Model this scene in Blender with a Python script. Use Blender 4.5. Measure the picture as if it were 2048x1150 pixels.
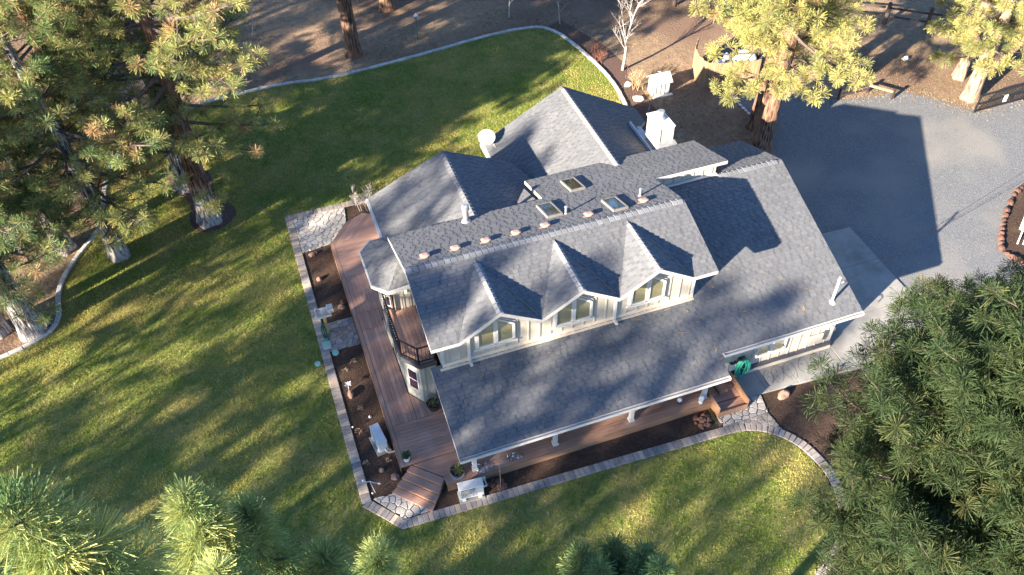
import bpy, bmesh, math, random
import numpy as np
from mathutils import Vector, Matrix

for o in list(bpy.data.objects): bpy.data.objects.remove(o, do_unlink=True)
scene = bpy.context.scene
COL = scene.collection

# ------------------------------------------------------------------ camera
cam_d = bpy.data.cameras.new('camera'); cam = bpy.data.objects.new('camera', cam_d); COL.objects.link(cam)
cam_d.sensor_fit = 'HORIZONTAL'; cam_d.sensor_width = 36.0; cam_d.lens = 30.907
cam_d.clip_start = 0.1; cam_d.clip_end = 2000
_r = Vector((0.94133, -0.337243, -0.012838)); _u = Vector((0.25193, 0.676872, 0.691647)); _f = Vector((0.224563, 0.654302, -0.722122))
cam.matrix_world = Matrix(((_r.x, _u.x, -_f.x, -3.3431), (_r.y, _u.y, -_f.y, -15.2354), (_r.z, _u.z, -_f.z, 26.5704), (0, 0, 0, 1)))
scene.camera = cam

# ------------------------------------------------------------------ sky and sun
SUN_AZ = math.radians(24.2); SUN_EL = math.radians(19.5)          # direction the light travels, measured from +X
light_dir = Vector((math.cos(SUN_AZ) * math.cos(SUN_EL), math.sin(SUN_AZ) * math.cos(SUN_EL), -math.sin(SUN_EL)))
w = bpy.data.worlds.new('World'); scene.world = w; w.use_nodes = True
nt = w.node_tree; nt.nodes.clear()
sky = nt.nodes.new('ShaderNodeTexSky'); sky.sky_type = 'NISHITA'; sky.sun_disc = False
sky.sun_elevation = SUN_EL
to_sun = -light_dir
sky.sun_rotation = math.atan2(to_sun.x, to_sun.y)
sky.altitude = 900; sky.air_density = 1.0; sky.dust_density = 0.7; sky.ozone_density = 6.0
bg = nt.nodes.new('ShaderNodeBackground'); bg.inputs['Strength'].default_value = 0.078
wo = nt.nodes.new('ShaderNodeOutputWorld')
nt.links.new(sky.outputs[0], bg.inputs[0]); nt.links.new(bg.outputs[0], wo.inputs[0])
sun_d = bpy.data.lights.new('sun', 'SUN'); sun_d.energy = 5.0; sun_d.angle = math.radians(0.55); sun_d.color = (1.0, 0.87, 0.69)
sun = bpy.data.objects.new('sun', sun_d); COL.objects.link(sun)
sun.rotation_euler = light_dir.to_track_quat('-Z', 'Y').to_euler(); sun.location = (-40, -20, 40)
vs = scene.view_settings; vs.view_transform = 'Standard'; vs.look = 'None'; vs.gamma = 1.0; vs.use_curve_mapping = False
vs.exposure = 2.5
scene.render.resolution_x = 1024; scene.render.resolution_y = 575
scene.cycles.max_bounces = 6; scene.cycles.transparent_max_bounces = 8

# ------------------------------------------------------------------ helpers
rnd = random.Random(7)
ROOT = {}                                     # object name -> world position of its thing's base

def tag(o, label=None, cat=None, group=None, kind=None):
    if label: o['label'] = label
    if cat: o['category'] = cat
    if group: o['group'] = group
    if kind: o['kind'] = kind
    return o

def thing(name, loc, label, cat, group=None):
    o = bpy.data.objects.new(name, None); COL.objects.link(o); o.location = loc
    o.empty_display_size = 0.2
    ROOT[o.name] = Vector(loc)
    return tag(o, label, cat, group)

def rootloc(p): return ROOT[p.name] if p is not None else Vector((0, 0, 0))

def mesh_obj(name, verts, faces, mat, parent=None, smooth=False, uvfree=True):
    """verts in world coordinates; the object sits at its thing's base."""
    base = rootloc(parent)
    me = bpy.data.meshes.new(name)
    me.from_pydata([(v[0] - base.x, v[1] - base.y, v[2] - base.z) for v in verts], [], faces)
    me.update()
    if smooth: me.shade_smooth()
    o = bpy.data.objects.new(name, me); COL.objects.link(o)
    if mat: me.materials.append(mat)
    if parent is not None:
        o.parent = parent
        ROOT[o.name] = base
    else:
        ROOT[o.name] = Vector((0, 0, 0))
    return o

def shared(name, me, parent, loc, rotz=0.0, scale=(1, 1, 1), rot=None):
    """a copy of a shared mesh at a world position"""
    o = bpy.data.objects.new(name, me); COL.objects.link(o)
    base = rootloc(parent)
    o.parent = parent; o.location = Vector(loc) - base
    o.rotation_euler = rot if rot else (0, 0, rotz); o.scale = scale
    ROOT[o.name] = Vector(loc)
    return o

class MB:
    def __init__(s): s.v = []; s.f = []
    def add(s, verts, faces):
        n = len(s.v); s.v += [tuple(v) for v in verts]; s.f += [tuple(i + n for i in f) for f in faces]; return s
    def box(s, x0, x1, y0, y1, z0, z1, ch=0.0):
        if ch <= 0:
            return s.add([(x0, y0, z0), (x1, y0, z0), (x1, y1, z0), (x0, y1, z0), (x0, y0, z1), (x1, y0, z1), (x1, y1, z1), (x0, y1, z1)],
                         [(0, 3, 2, 1), (4, 5, 6, 7), (0, 1, 5, 4), (1, 2, 6, 5), (2, 3, 7, 6), (3, 0, 4, 7)])
        c = ch
        return s.add([(x0, y0, z0), (x1, y0, z0), (x1, y1, z0), (x0, y1, z0), (x0, y0, z1 - c), (x1, y0, z1 - c), (x1, y1, z1 - c), (x0, y1, z1 - c),
                      (x0 + c, y0 + c, z1), (x1 - c, y0 + c, z1), (x1 - c, y1 - c, z1), (x0 + c, y1 - c, z1)],
                     [(0, 3, 2, 1), (0, 1, 5, 4), (1, 2, 6, 5), (2, 3, 7, 6), (3, 0, 4, 7), (4, 5, 9, 8), (5, 6, 10, 9), (6, 7, 11, 10), (7, 4, 8, 11), (8, 9, 10, 11)])
    def prism(s, poly, z0, z1, ch=0.0):
        """vertical prism over a CCW polygon (x, y)"""
        n = len(poly)
        b = [(p[0], p[1], z0) for p in poly]; t = [(p[0], p[1], z1 - ch) for p in poly]
        fs = [tuple(range(n - 1, -1, -1))] + [(i, (i + 1) % n, n + (i + 1) % n, n + i) for i in range(n)]
        if ch > 0:
            cx = sum(p[0] for p in poly) / n; cy = sum(p[1] for p in poly) / n
            tt = []
            for p in poly:
                d = math.hypot(p[0] - cx, p[1] - cy) or 1
                k = max(0.0, 1 - ch * 1.4 / d)
                tt.append((cx + (p[0] - cx) * k, cy + (p[1] - cy) * k, z1))
            fs += [(n + i, n + (i + 1) % n, 2 * n + (i + 1) % n, 2 * n + i) for i in range(n)] + [tuple(range(2 * n, 3 * n))]
            return s.add(b + t + tt, fs)
        fs.append(tuple(range(n, 2 * n)))
        return s.add(b + t, fs)
    def bar(s, a, b, w=0.04, h=None, up=(0, 0, 1)):
        """rectangular bar from a to b"""
        h = h or w
        a = Vector(a); b = Vector(b); d = (b - a).normalized(); u = Vector(up)
        if abs(d.dot(u)) > 0.98: u = Vector((0, 1, 0))
        x = d.cross(u).normalized(); y = x.cross(d).normalized()
        vs_ = []
        for p in (a, b):
            for sx, sy in ((-1, -1), (1, -1), (1, 1), (-1, 1)):
                vs_.append(p + x * (sx * w / 2) + y * (sy * h / 2))
        return s.add(vs_, [(0, 1, 2, 3), (7, 6, 5, 4), (0, 4, 5, 1), (1, 5, 6, 2), (2, 6, 7, 3), (3, 7, 4, 0)])
    def tube(s, pts, radii, n=8, cap=True):
        pts = [Vector(p) for p in pts]
        if not hasattr(radii, '__len__'): radii = [radii] * len(pts)
        rings = []
        base = len(s.v); vs_ = []; fs = []
        prev = None
        for i, p in enumerate(pts):
            d = (pts[min(i + 1, len(pts) - 1)] - pts[max(i - 1, 0)])
            d = d.normalized() if d.length > 1e-9 else Vector((0, 0, 1))
            if prev is None:
                u = Vector((0, 0, 1)) if abs(d.z) < 0.95 else Vector((1, 0, 0))
                x = d.cross(u).normalized()
            else:
                x = (prev - d * prev.dot(d)).normalized()
            prev = x; y = d.cross(x)
            for k in range(n):
                a = 2 * math.pi * k / n
                vs_.append(p + (x * math.cos(a) + y * math.sin(a)) * radii[i])
        for i in range(len(pts) - 1):
            for k in range(n):
                k2 = (k + 1) % n
                fs.append((i * n + k, i * n + k2, (i + 1) * n + k2, (i + 1) * n + k))
        if cap:
            fs.append(tuple(range(n - 1, -1, -1))); fs.append(tuple((len(pts) - 1) * n + k for k in range(n)))
        return s.add(vs_, fs)
    def lathe(s, c, prof, n=20, ax=None):
        """prof = [(r, z)...] about a vertical axis at c"""
        vs_ = []; fs = []
        for r, z in prof:
            for k in range(n):
                a = 2 * math.pi * k / n
                vs_.append((c[0] + r * math.cos(a), c[1] + r * math.sin(a), c[2] + z))
        for i in range(len(prof) - 1):
            for k in range(n):
                k2 = (k + 1) % n
                fs.append((i * n + k, i * n + k2, (i + 1) * n + k2, (i + 1) * n + k))
        fs.append(tuple(range(n - 1, -1, -1))); fs.append(tuple((len(prof) - 1) * n + k for k in range(n)))
        return s.add(vs_, fs)
    def rock(s, c, r, seed=0, n=2):
        """lumpy stone"""
        bm = bmesh.new(); bmesh.ops.create_icosphere(bm, subdivisions=n, radius=1.0)
        rr = random.Random(seed)
        ax = [(Vector((rr.uniform(-1, 1), rr.uniform(-1, 1), rr.uniform(-1, 1))).normalized(), rr.uniform(0.55, 0.92)) for _ in range(9)]
        ph = [rr.uniform(0, 6) for _ in range(3)]
        out = []
        for v in bm.verts:
            p = v.co.copy()
            for d, k in ax:
                q = p.dot(d)
                if q > k: p -= d * (q - k)
            p *= 1 + 0.10 * math.sin(3.1 * p.x + ph[0]) * math.sin(4.3 * p.y + ph[1]) + 0.06 * math.sin(6 * p.z + ph[2])
            out.append((c[0] + p.x * r[0], c[1] + p.y * r[1], c[2] + p.z * r[2]))
        fs = [tuple(v.index for v in f.verts) for f in bm.faces]
        bm.free()
        return s.add(out, fs)
    def obj(s, name, mat, parent=None, smooth=False):
        return mesh_obj(name, s.v, s.f, mat, parent, smooth)

def raw_mesh(name, mb, mat):
    me = bpy.data.meshes.new(name); me.from_pydata(mb.v, [], mb.f); me.update(); me.materials.append(mat); return me

# ------------------------------------------------------------------ materials
def nmat(name, cols, scale=4.0, detail=6, rough=0.8, bump=0.0, bscale=None, stretch=(1, 1, 1), obj_rand=0.0, isl_rand=0.0,
         spec=0.3, metal=0.0, mix2=None, world=False, bdist=0.02, voro=None, noise_rough=0.6, coat=0.0):
    m = bpy.data.materials.new(name); m.use_nodes = True
    n = m.node_tree.nodes; l = m.node_tree.links
    b = n['Principled BSDF']
    b.inputs['Roughness'].default_value = rough; b.inputs['Metallic'].default_value = metal
    b.inputs['Specular IOR Level'].default_value = spec
    if coat: b.inputs['Coat Weight'].default_value = coat
    if world:
        tc = n.new('ShaderNodeNewGeometry'); co = tc.outputs['Position']
    else:
        tc = n.new('ShaderNodeTexCoord'); co = tc.outputs['Object']
    mp = n.new('ShaderNodeMapping'); mp.inputs['Scale'].default_value = stretch
    l.new(co, mp.inputs['Vector'])
    vec = mp.outputs[0]
    if obj_rand > 0:
        oi = n.new('ShaderNodeObjectInfo')
        add = n.new('ShaderNodeVectorMath'); add.operation = 'ADD'
        sc = n.new('ShaderNodeMath'); sc.operation = 'MULTIPLY'; sc.inputs[1].default_value = 57.0
        l.new(oi.outputs['Random'], sc.inputs[0]); l.new(sc.outputs[0], add.inputs[1]); l.new(vec, add.inputs[0]); vec = add.outputs[0]
    no = n.new('ShaderNodeTexNoise'); no.inputs['Scale'].default_value = scale; no.inputs['Detail'].default_value = detail
    no.inputs['Roughness'].default_value = noise_rough
    l.new(vec, no.inputs['Vector'])
    rp = n.new('ShaderNodeValToRGB')
    while len(rp.color_ramp.elements) < len(cols): rp.color_ramp.elements.new(0.5)
    for e, (p, c) in zip(rp.color_ramp.elements, cols):
        e.position = p; e.color = (*c, 1)
    l.new(no.outputs['Fac'], rp.inputs[0])
    col = rp.outputs[0]
    if mix2:                                   # large-scale second tone: (colour, scale, lo, hi)
        c2, s2, lo, hi = mix2
        n2 = n.new('ShaderNodeTexNoise'); n2.inputs['Scale'].default_value = s2; n2.inputs['Detail'].default_value = 4
        l.new(co, n2.inputs['Vector'])
        mr = n.new('ShaderNodeMapRange'); mr.inputs['From Min'].default_value = lo; mr.inputs['From Max'].default_value = hi
        l.new(n2.outputs['Fac'], mr.inputs['Value'])
        mx = n.new('ShaderNodeMix'); mx.data_type = 'RGBA'
        l.new(mr.outputs[0], mx.inputs['Factor']); l.new(col, mx.inputs[6]); mx.inputs[7].default_value = (*c2, 1)
        col = mx.outputs[2]
    if obj_rand > 0 or isl_rand > 0:
        hs = n.new('ShaderNodeHueSaturation')
        mr = n.new('ShaderNodeMapRange')
        if obj_rand > 0:
            l.new(oi.outputs['Random'], mr.inputs['Value']); k = obj_rand
        else:
            ge = n.new('ShaderNodeNewGeometry'); l.new(ge.outputs['Random Per Island'], mr.inputs['Value']); k = isl_rand
        mr.inputs['To Min'].default_value = 1 - k; mr.inputs['To Max'].default_value = 1 + k
        l.new(mr.outputs[0], hs.inputs['Value']); l.new(col, hs.inputs['Color']); col = hs.outputs[0]
    l.new(col, b.inputs['Base Color'])
    if bump > 0:
        bn = n.new('ShaderNodeTexNoise'); bn.inputs['Scale'].default_value = bscale or scale * 3; bn.inputs['Detail'].default_value = 5
        l.new(vec, bn.inputs['Vector'])
        bu = n.new('ShaderNodeBump'); bu.inputs['Strength'].default_value = bump; bu.inputs['Distance'].default_value = bdist
        l.new(bn.outputs['Fac'], bu.inputs['Height']); l.new(bu.outputs[0], b.inputs['Normal'])
    return m

def glass_mat(name, tint=(0.8, 0.85, 0.9), trans=0.8):
    m = bpy.data.materials.new(name); m.use_nodes = True
    n = m.node_tree.nodes; l = m.node_tree.links; n.clear()
    o = n.new('ShaderNodeOutputMaterial'); t = n.new('ShaderNodeBsdfTransparent'); g = n.new('ShaderNodeBsdfGlossy')
    t.inputs[0].default_value = (*tint, 1); g.inputs['Roughness'].default_value = 0.03
    fr = n.new('ShaderNodeLayerWeight'); fr.inputs[0].default_value = 0.15
    mr = n.new('ShaderNodeMath'); mr.operation = 'ADD'; mr.inputs[1].default_value = 1 - trans
    mx = n.new('ShaderNodeMixShader')
    l.new(fr.outputs['Facing'], mr.inputs[0]); l.new(mr.outputs[0], mx.inputs[0]); l.new(t.outputs[0], mx.inputs[1]); l.new(g.outputs[0], mx.inputs[2]); l.new(mx.outputs[0], o.inputs[0])
    return m

def needle_mat(name):
    m = bpy.data.materials.new(name); m.use_nodes = True
    n = m.node_tree.nodes; l = m.node_tree.links; n.clear()
    o = n.new('ShaderNodeOutputMaterial')
    at = n.new('ShaderNodeAttribute'); at.attribute_name = 'tint'
    d = n.new('ShaderNodeBsdfPrincipled'); d.inputs['Roughness'].default_value = 0.6; d.inputs['Specular IOR Level'].default_value = 0.08
    t = n.new('ShaderNodeBsdfTranslucent')
    hs = n.new('ShaderNodeHueSaturation'); hs.inputs['Value'].default_value = 1.2; hs.inputs['Saturation'].default_value = 1.1
    mx = n.new('ShaderNodeMixShader'); mx.inputs[0].default_value = 0.3
    l.new(at.outputs['Color'], d.inputs['Base Color']); l.new(at.outputs['Color'], hs.inputs['Color']); l.new(hs.outputs[0], t.inputs[0])
    l.new(d.outputs[0], mx.inputs[1]); l.new(t.outputs[0], mx.inputs[2]); l.new(mx.outputs[0], o.inputs[0])
    return m

def shingle_mat():
    m = bpy.data.materials.new('asphalt_shingle'); m.use_nodes = True
    n = m.node_tree.nodes; l = m.node_tree.links; b = n['Principled BSDF']
    b.inputs['Roughness'].default_value = 0.9; b.inputs['Specular IOR Level'].default_value = 0.25
    ge = n.new('ShaderNodeNewGeometry')
    rp = n.new('ShaderNodeValToRGB'); rp.color_ramp.interpolation = 'LINEAR'
    els = [(0.0, (0.112, 0.116, 0.127)), (0.5, (0.124, 0.128, 0.138)), (1.0, (0.138, 0.141, 0.149))]
    while len(rp.color_ramp.elements) < len(els): rp.color_ramp.elements.new(0.5)
    for e, (p, c) in zip(rp.color_ramp.elements, els): e.position = p; e.color = (*c, 1)
    l.new(ge.outputs['Random Per Island'], rp.inputs[0])
    no = n.new('ShaderNodeTexNoise'); no.inputs['Scale'].default_value = 90; no.inputs['Detail'].default_value = 3
    l.new(ge.outputs['Position'], no.inputs['Vector'])
    n2 = n.new('ShaderNodeTexNoise'); n2.inputs['Scale'].default_value = 0.7; n2.inputs['Detail'].default_value = 5
    l.new(ge.outputs['Position'], n2.inputs['Vector'])
    m1 = n.new('ShaderNodeMapRange'); m1.inputs['From Min'].default_value = 0.3; m1.inputs['From Max'].default_value = 0.7; m1.inputs['To Min'].default_value = 0.7; m1.inputs['To Max'].default_value = 1.3
    l.new(no.outputs['Fac'], m1.inputs['Value'])
    m2 = n.new('ShaderNodeMapRange'); m2.inputs['From Min'].default_value = 0.3; m2.inputs['From Max'].default_value = 0.7; m2.inputs['To Min'].default_value = 0.92; m2.inputs['To Max'].default_value = 1.08
    l.new(n2.outputs['Fac'], m2.inputs['Value'])
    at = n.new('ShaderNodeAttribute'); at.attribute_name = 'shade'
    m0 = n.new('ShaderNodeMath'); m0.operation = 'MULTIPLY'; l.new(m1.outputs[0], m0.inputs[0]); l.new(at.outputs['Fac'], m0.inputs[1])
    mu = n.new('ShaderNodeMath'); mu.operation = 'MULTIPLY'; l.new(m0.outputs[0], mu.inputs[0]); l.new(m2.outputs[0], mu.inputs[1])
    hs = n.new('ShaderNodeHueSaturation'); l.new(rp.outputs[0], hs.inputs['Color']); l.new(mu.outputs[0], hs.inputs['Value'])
    l.new(hs.outputs[0], b.inputs['Base Color'])
    bu = n.new('ShaderNodeBump'); bu.inputs['Strength'].default_value = 0.5; bu.inputs['Distance'].default_value = 0.004
    l.new(no.outputs['Fac'], bu.inputs['Height']); l.new(bu.outputs[0], b.inputs['Normal'])
    return m

M = {}
M['shingle'] = shingle_mat()
M['cap'] = nmat('ridge_cap_shingle', [(0.3, (0.165, 0.172, 0.188)), (0.7, (0.205, 0.21, 0.223))], 30, rough=0.9, obj_rand=0.2, bump=0.3, bscale=120)
M['trim'] = nmat('white_trim_paint', [(0.3, (0.50, 0.485, 0.465)), (0.7, (0.57, 0.555, 0.535))], 3, rough=0.5, mix2=((0.44, 0.42, 0.39), 1.3, 0.5, 0.75))
M['siding'] = nmat('cream_board_siding', [(0.3, (0.37, 0.34, 0.285)), (0.7, (0.42, 0.385, 0.33))], 2.5, rough=0.6, stretch=(3, 3, 0.5), bump=0.15, bscale=30, mix2=((0.33, 0.295, 0.24), 0.9, 0.5, 0.8))
M['batten'] = nmat('cream_batten', [(0.3, (0.36, 0.33, 0.28)), (0.7, (0.41, 0.375, 0.32))], 4, rough=0.6, obj_rand=0.05)
M['tan'] = nmat('tan_flashing', [(0.3, (0.55, 0.46, 0.36)), (0.7, (0.62, 0.53, 0.42))], 3, rough=0.55)
M['darkgrey'] = nmat('dark_grey_paint', [(0.3, (0.05, 0.05, 0.06)), (0.7, (0.075, 0.075, 0.085))], 5, rough=0.6)
M['black'] = nmat('black_metal', [(0.3, (0.012, 0.012, 0.014)), (0.7, (0.022, 0.022, 0.025))], 8, rough=0.45)
M['galv'] = nmat('galvanised_metal', [(0.3, (0.55, 0.56, 0.58)), (0.7, (0.72, 0.73, 0.75))], 9, rough=0.35, metal=0.85)
M['whitemetal'] = nmat('white_enamel', [(0.3, (0.54, 0.54, 0.53)), (0.7, (0.62, 0.62, 0.61))], 6, rough=0.4, mix2=((0.46, 0.445, 0.42), 2.5, 0.52, 0.75))
M['vent'] = nmat('copper_brown_vent', [(0.3, (0.42, 0.26, 0.21)), (0.7, (0.52, 0.34, 0.28))], 12, rough=0.55)
M['glass'] = glass_mat('window_glass', (0.95, 0.95, 0.93), 0.90)
M['skyglass'] = nmat('skylight_glass', [(0.3, (0.012, 0.014, 0.018)), (0.7, (0.02, 0.022, 0.026))], 3, rough=0.04, spec=1.0)
M['darkpane'] = nmat('dark_window_pane', [(0.35, (0.02, 0.012, 0.02)), (0.65, (0.05, 0.02, 0.04))], 2.5, rough=0.05, spec=0.8)
M['blind'] = nmat('olive_window_shade', [(0.3, (0.46, 0.42, 0.22)), (0.7, (0.54, 0.49, 0.28))], 2, rough=0.8, stretch=(1, 1, 12))
M['deck'] = nmat('stained_deck_board', [(0.25, (0.28, 0.155, 0.112)), (0.55, (0.37, 0.215, 0.158)), (0.8, (0.44, 0.275, 0.21))], 3, rough=0.55, stretch=(0.6, 9, 9), obj_rand=0.16, bump=0.25, bscale=14, mix2=((0.43, 0.295, 0.24), 0.8, 0.5, 0.75), spec=0.4)
M['deckface'] = nmat('deck_fascia_board', [(0.25, (0.22, 0.12, 0.075)), (0.7, (0.30, 0.175, 0.11))], 2, rough=0.6, stretch=(0.5, 0.5, 8))
M['wood'] = nmat('weathered_fence_board', [(0.25, (0.22, 0.13, 0.07)), (0.7, (0.36, 0.23, 0.13))], 3, rough=0.75, stretch=(4, 4, 0.6), obj_rand=0.2, bump=0.3, bscale=12)
M['darkwood'] = nmat('dark_old_rail', [(0.25, (0.04, 0.03, 0.025)), (0.7, (0.085, 0.06, 0.05))], 5, rough=0.85, obj_rand=0.2)
M['postwood'] = nmat('yellow_pine_post', [(0.25, (0.38, 0.29, 0.10)), (0.7, (0.48, 0.38, 0.16))], 5, rough=0.7, stretch=(4, 4, 0.6))
M['greywood'] = nmat('silvered_wood', [(0.25, (0.38, 0.35, 0.31)), (0.7, (0.55, 0.52, 0.47))], 6, rough=0.8)
M['paver'] = nmat('tumbled_concrete_paver', [(0.3, (0.21, 0.182, 0.165)), (0.55, (0.27, 0.238, 0.218)), (0.8, (0.32, 0.287, 0.265))], 7, rough=0.9, obj_rand=0.22, bump=0.35, bscale=60)
M['paver_tan'] = nmat('buff_concrete_paver', [(0.3, (0.35, 0.28, 0.215)), (0.7, (0.43, 0.35, 0.28))], 7, rough=0.9, obj_rand=0.2, bump=0.35, bscale=60)
M['flag'] = nmat('pale_flagstone', [(0.3, (0.31, 0.285, 0.255)), (0.55, (0.40, 0.372, 0.34)), (0.8, (0.48, 0.45, 0.415))], 5, rough=0.85, obj_rand=0.2, bump=0.4, bscale=25)
M['joint'] = nmat('dark_joint_sand', [(0.3, (0.06, 0.05, 0.042)), (0.7, (0.10, 0.085, 0.07))], 20, rough=0.95, bump=0.5, bscale=80)
M['curb'] = nmat('pale_cast_kerb', [(0.3, (0.34, 0.33, 0.31)), (0.7, (0.46, 0.445, 0.42))], 5, rough=0.9, obj_rand=0.14, bump=0.4, bscale=40)
M['concrete'] = nmat('broom_concrete', [(0.3, (0.235, 0.228, 0.215)), (0.7, (0.29, 0.282, 0.268))], 3, rough=0.85, bump=0.15, bscale=60, mix2=((0.165, 0.16, 0.15), 0.8, 0.52, 0.75))
M['soil'] = nmat('dark_bark_mulch', [(0.3, (0.028, 0.017, 0.012)), (0.55, (0.062, 0.036, 0.025)), (0.8, (0.11, 0.07, 0.048))], 14, rough=0.95, bump=1.0, bscale=26, bdist=0.05, detail=8, mix2=((0.085, 0.055, 0.036), 1.1, 0.5, 0.7), world=True)
M['mulch'] = nmat('red_brown_mulch', [(0.3, (0.07, 0.04, 0.032)), (0.7, (0.14, 0.085, 0.068))], 16, rough=0.95, bump=0.8, bscale=30, bdist=0.04, world=True)
M['lava'] = nmat('red_lava_rock', [(0.3, (0.075, 0.038, 0.03)), (0.7, (0.145, 0.08, 0.062))], 9, rough=0.95, bump=0.8, bscale=30, obj_rand=0.25)
M['redstone'] = nmat('rusty_field_stone', [(0.3, (0.20, 0.115, 0.085)), (0.7, (0.32, 0.20, 0.15))], 6, rough=0.9, bump=0.5, bscale=24, obj_rand=0.2)
M['whitestone'] = nmat('white_quartz_stone', [(0.3, (0.55, 0.52, 0.49)), (0.7, (0.75, 0.72, 0.69))], 5, rough=0.8, bump=0.4, bscale=20)
M['stick'] = nmat('dry_twig', [(0.3, (0.30, 0.20, 0.12)), (0.7, (0.46, 0.33, 0.2))], 20, rough=0.9)
M['palebark'] = nmat('pale_bare_bark', [(0.3, (0.27, 0.23, 0.21)), (0.7, (0.38, 0.34, 0.32))], 12, rough=0.85)
M['teal'] = nmat('teal_hose', [(0.3, (0.012, 0.17, 0.125)), (0.7, (0.03, 0.27, 0.20))], 9, rough=0.35, spec=0.5)
M['tealdark'] = nmat('dark_green_hose', [(0.3, (0.015, 0.07, 0.05)), (0.7, (0.03, 0.13, 0.10))], 9, rough=0.4)
M['lid'] = nmat('pale_green_plastic', [(0.3, (0.24, 0.37, 0.30)), (0.7, (0.32, 0.46, 0.38))], 4, rough=0.6)
M['lid2'] = nmat('turquoise_plastic', [(0.3, (0.20, 0.42, 0.38)), (0.7, (0.28, 0.52, 0.46))], 4, rough=0.55)
M['potblack'] = nmat('black_glazed_pot', [(0.3, (0.016, 0.016, 0.018)), (0.7, (0.032, 0.03, 0.03))], 5, rough=0.3)
M['potwhite'] = nmat('white_glazed_pot', [(0.3, (0.68, 0.68, 0.66)), (0.7, (0.78, 0.78, 0.76))], 5, rough=0.3)
M['leaf'] = nmat('dark_leaf', [(0.3, (0.03, 0.07, 0.02)), (0.7, (0.07, 0.13, 0.04))], 8, rough=0.5, isl_rand=0.35)
M['yucca'] = nmat('yellow_green_blade', [(0.3, (0.16, 0.17, 0.05)), (0.7, (0.27, 0.26, 0.09))], 8, rough=0.5, isl_rand=0.35)
M['plastic'] = glass_mat('clear_plastic_film', (0.9, 0.92, 0.95), 0.7)
M['cloth'] = nmat('white_tarpaulin', [(0.3, (0.70, 0.71, 0.74)), (0.7, (0.8, 0.81, 0.83))], 5, rough=0.6)
M['bluecloth'] = nmat('blue_tarpaulin', [(0.3, (0.10, 0.17, 0.34)), (0.7, (0.16, 0.25, 0.45))], 5, rough=0.6)
M['brownmetal'] = nmat('rust_brown_tub', [(0.3, (0.13, 0.05, 0.035)), (0.7, (0.22, 0.09, 0.06))], 5, rough=0.7)
M['chalk'] = nmat('dark_chalk_line', [(0.3, (0.07, 0.06, 0.058)), (0.7, (0.11, 0.10, 0.095))], 30, rough=0.95)
M['bulb'] = nmat('opal_glass', [(0.3, (0.8, 0.79, 0.76)), (0.7, (0.86, 0.85, 0.82))], 5, rough=0.25)
M['needle'] = needle_mat('pine_needles')
M['grassblade'] = needle_mat('grass_blades')
def bark_mat(name, deep, mid, plate, top, upper=None):
    """furrowed pine bark; upper = plate colour higher up the stem (old pines redden above the butt)"""
    m = nmat(name, [(0.40, deep), (0.49, mid), (0.58, plate)], 3.6, detail=5, rough=0.95, stretch=(4.0, 4.0, 0.5), bump=1.0, bscale=4, bdist=0.06, mix2=(top, 0.45, 0.46, 0.70))
    if upper:
        n = m.node_tree.nodes; l = m.node_tree.links; b = n['Principled BSDF']
        src = b.inputs['Base Color'].links[0].from_socket
        tc = n.new('ShaderNodeTexCoord'); sx = n.new('ShaderNodeSeparateXYZ'); l.new(tc.outputs['Object'], sx.inputs[0])
        no = n.new('ShaderNodeTexNoise'); no.inputs['Scale'].default_value = 1.3; l.new(tc.outputs['Object'], no.inputs['Vector'])
        ad = n.new('ShaderNodeMath'); ad.operation = 'ADD'; l.new(sx.outputs['Z'], ad.inputs[0]); l.new(no.outputs['Fac'], ad.inputs[1])
        mr = n.new('ShaderNodeMapRange'); mr.inputs['From Min'].default_value = 1.9; mr.inputs['From Max'].default_value = 2.7; l.new(ad.outputs[0], mr.inputs['Value'])
        mx = n.new('ShaderNodeMix'); mx.data_type = 'RGBA'; mx.blend_type = 'MULTIPLY'
        l.new(mr.outputs[0], mx.inputs['Factor']); l.new(src, mx.inputs[6]); mx.inputs[7].default_value = (*upper, 1)
        l.new(mx.outputs[2], b.inputs['Base Color'])
    return m
M['bark_grey'] = bark_mat('grey_pine_bark', (0.025, 0.02, 0.018), (0.17, 0.15, 0.145), (0.44, 0.42, 0.415), (0.34, 0.30, 0.29))
M['bark_two'] = bark_mat('grey_to_rust_pine_bark', (0.03, 0.022, 0.02), (0.18, 0.155, 0.145), (0.44, 0.41, 0.40), (0.34, 0.30, 0.29), (0.62, 0.36, 0.24))
M['bark_red'] = bark_mat('rust_pine_bark', (0.03, 0.018, 0.014), (0.13, 0.075, 0.05), (0.24, 0.14, 0.095), (0.20, 0.10, 0.06))
M['bark_pale'] = bark_mat('buff_pine_bark', (0.09, 0.055, 0.04), (0.26, 0.18, 0.13), (0.38, 0.28, 0.21), (0.33, 0.22, 0.15))
M['branch'] = nmat('pine_branch_bark', [(0.3, (0.06, 0.045, 0.038)), (0.7, (0.14, 0.11, 0.098))], 9, rough=0.95)
M['skyframe'] = nmat('grey_skylight_frame', [(0.3, (0.15, 0.14, 0.13)), (0.7, (0.20, 0.19, 0.18))], 5, rough=0.5)
M['galvdull'] = nmat('dull_galvanised', [(0.3, (0.30, 0.31, 0.33)), (0.7, (0.45, 0.46, 0.48))], 9, rough=0.5, metal=0.6)
M['fascia'] = nmat('grey_fascia_paint', [(0.3, (0.40, 0.385, 0.375)), (0.7, (0.47, 0.455, 0.445))], 3, rough=0.6)
M['riser'] = nmat('sunlit_orange_riser', [(0.3, (0.34, 0.17, 0.09)), (0.7, (0.44, 0.23, 0.125))], 3, rough=0.6, stretch=(0.5, 0.5, 8))  # deck stain lightened to orange: low sun on the risers put into the colour
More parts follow.
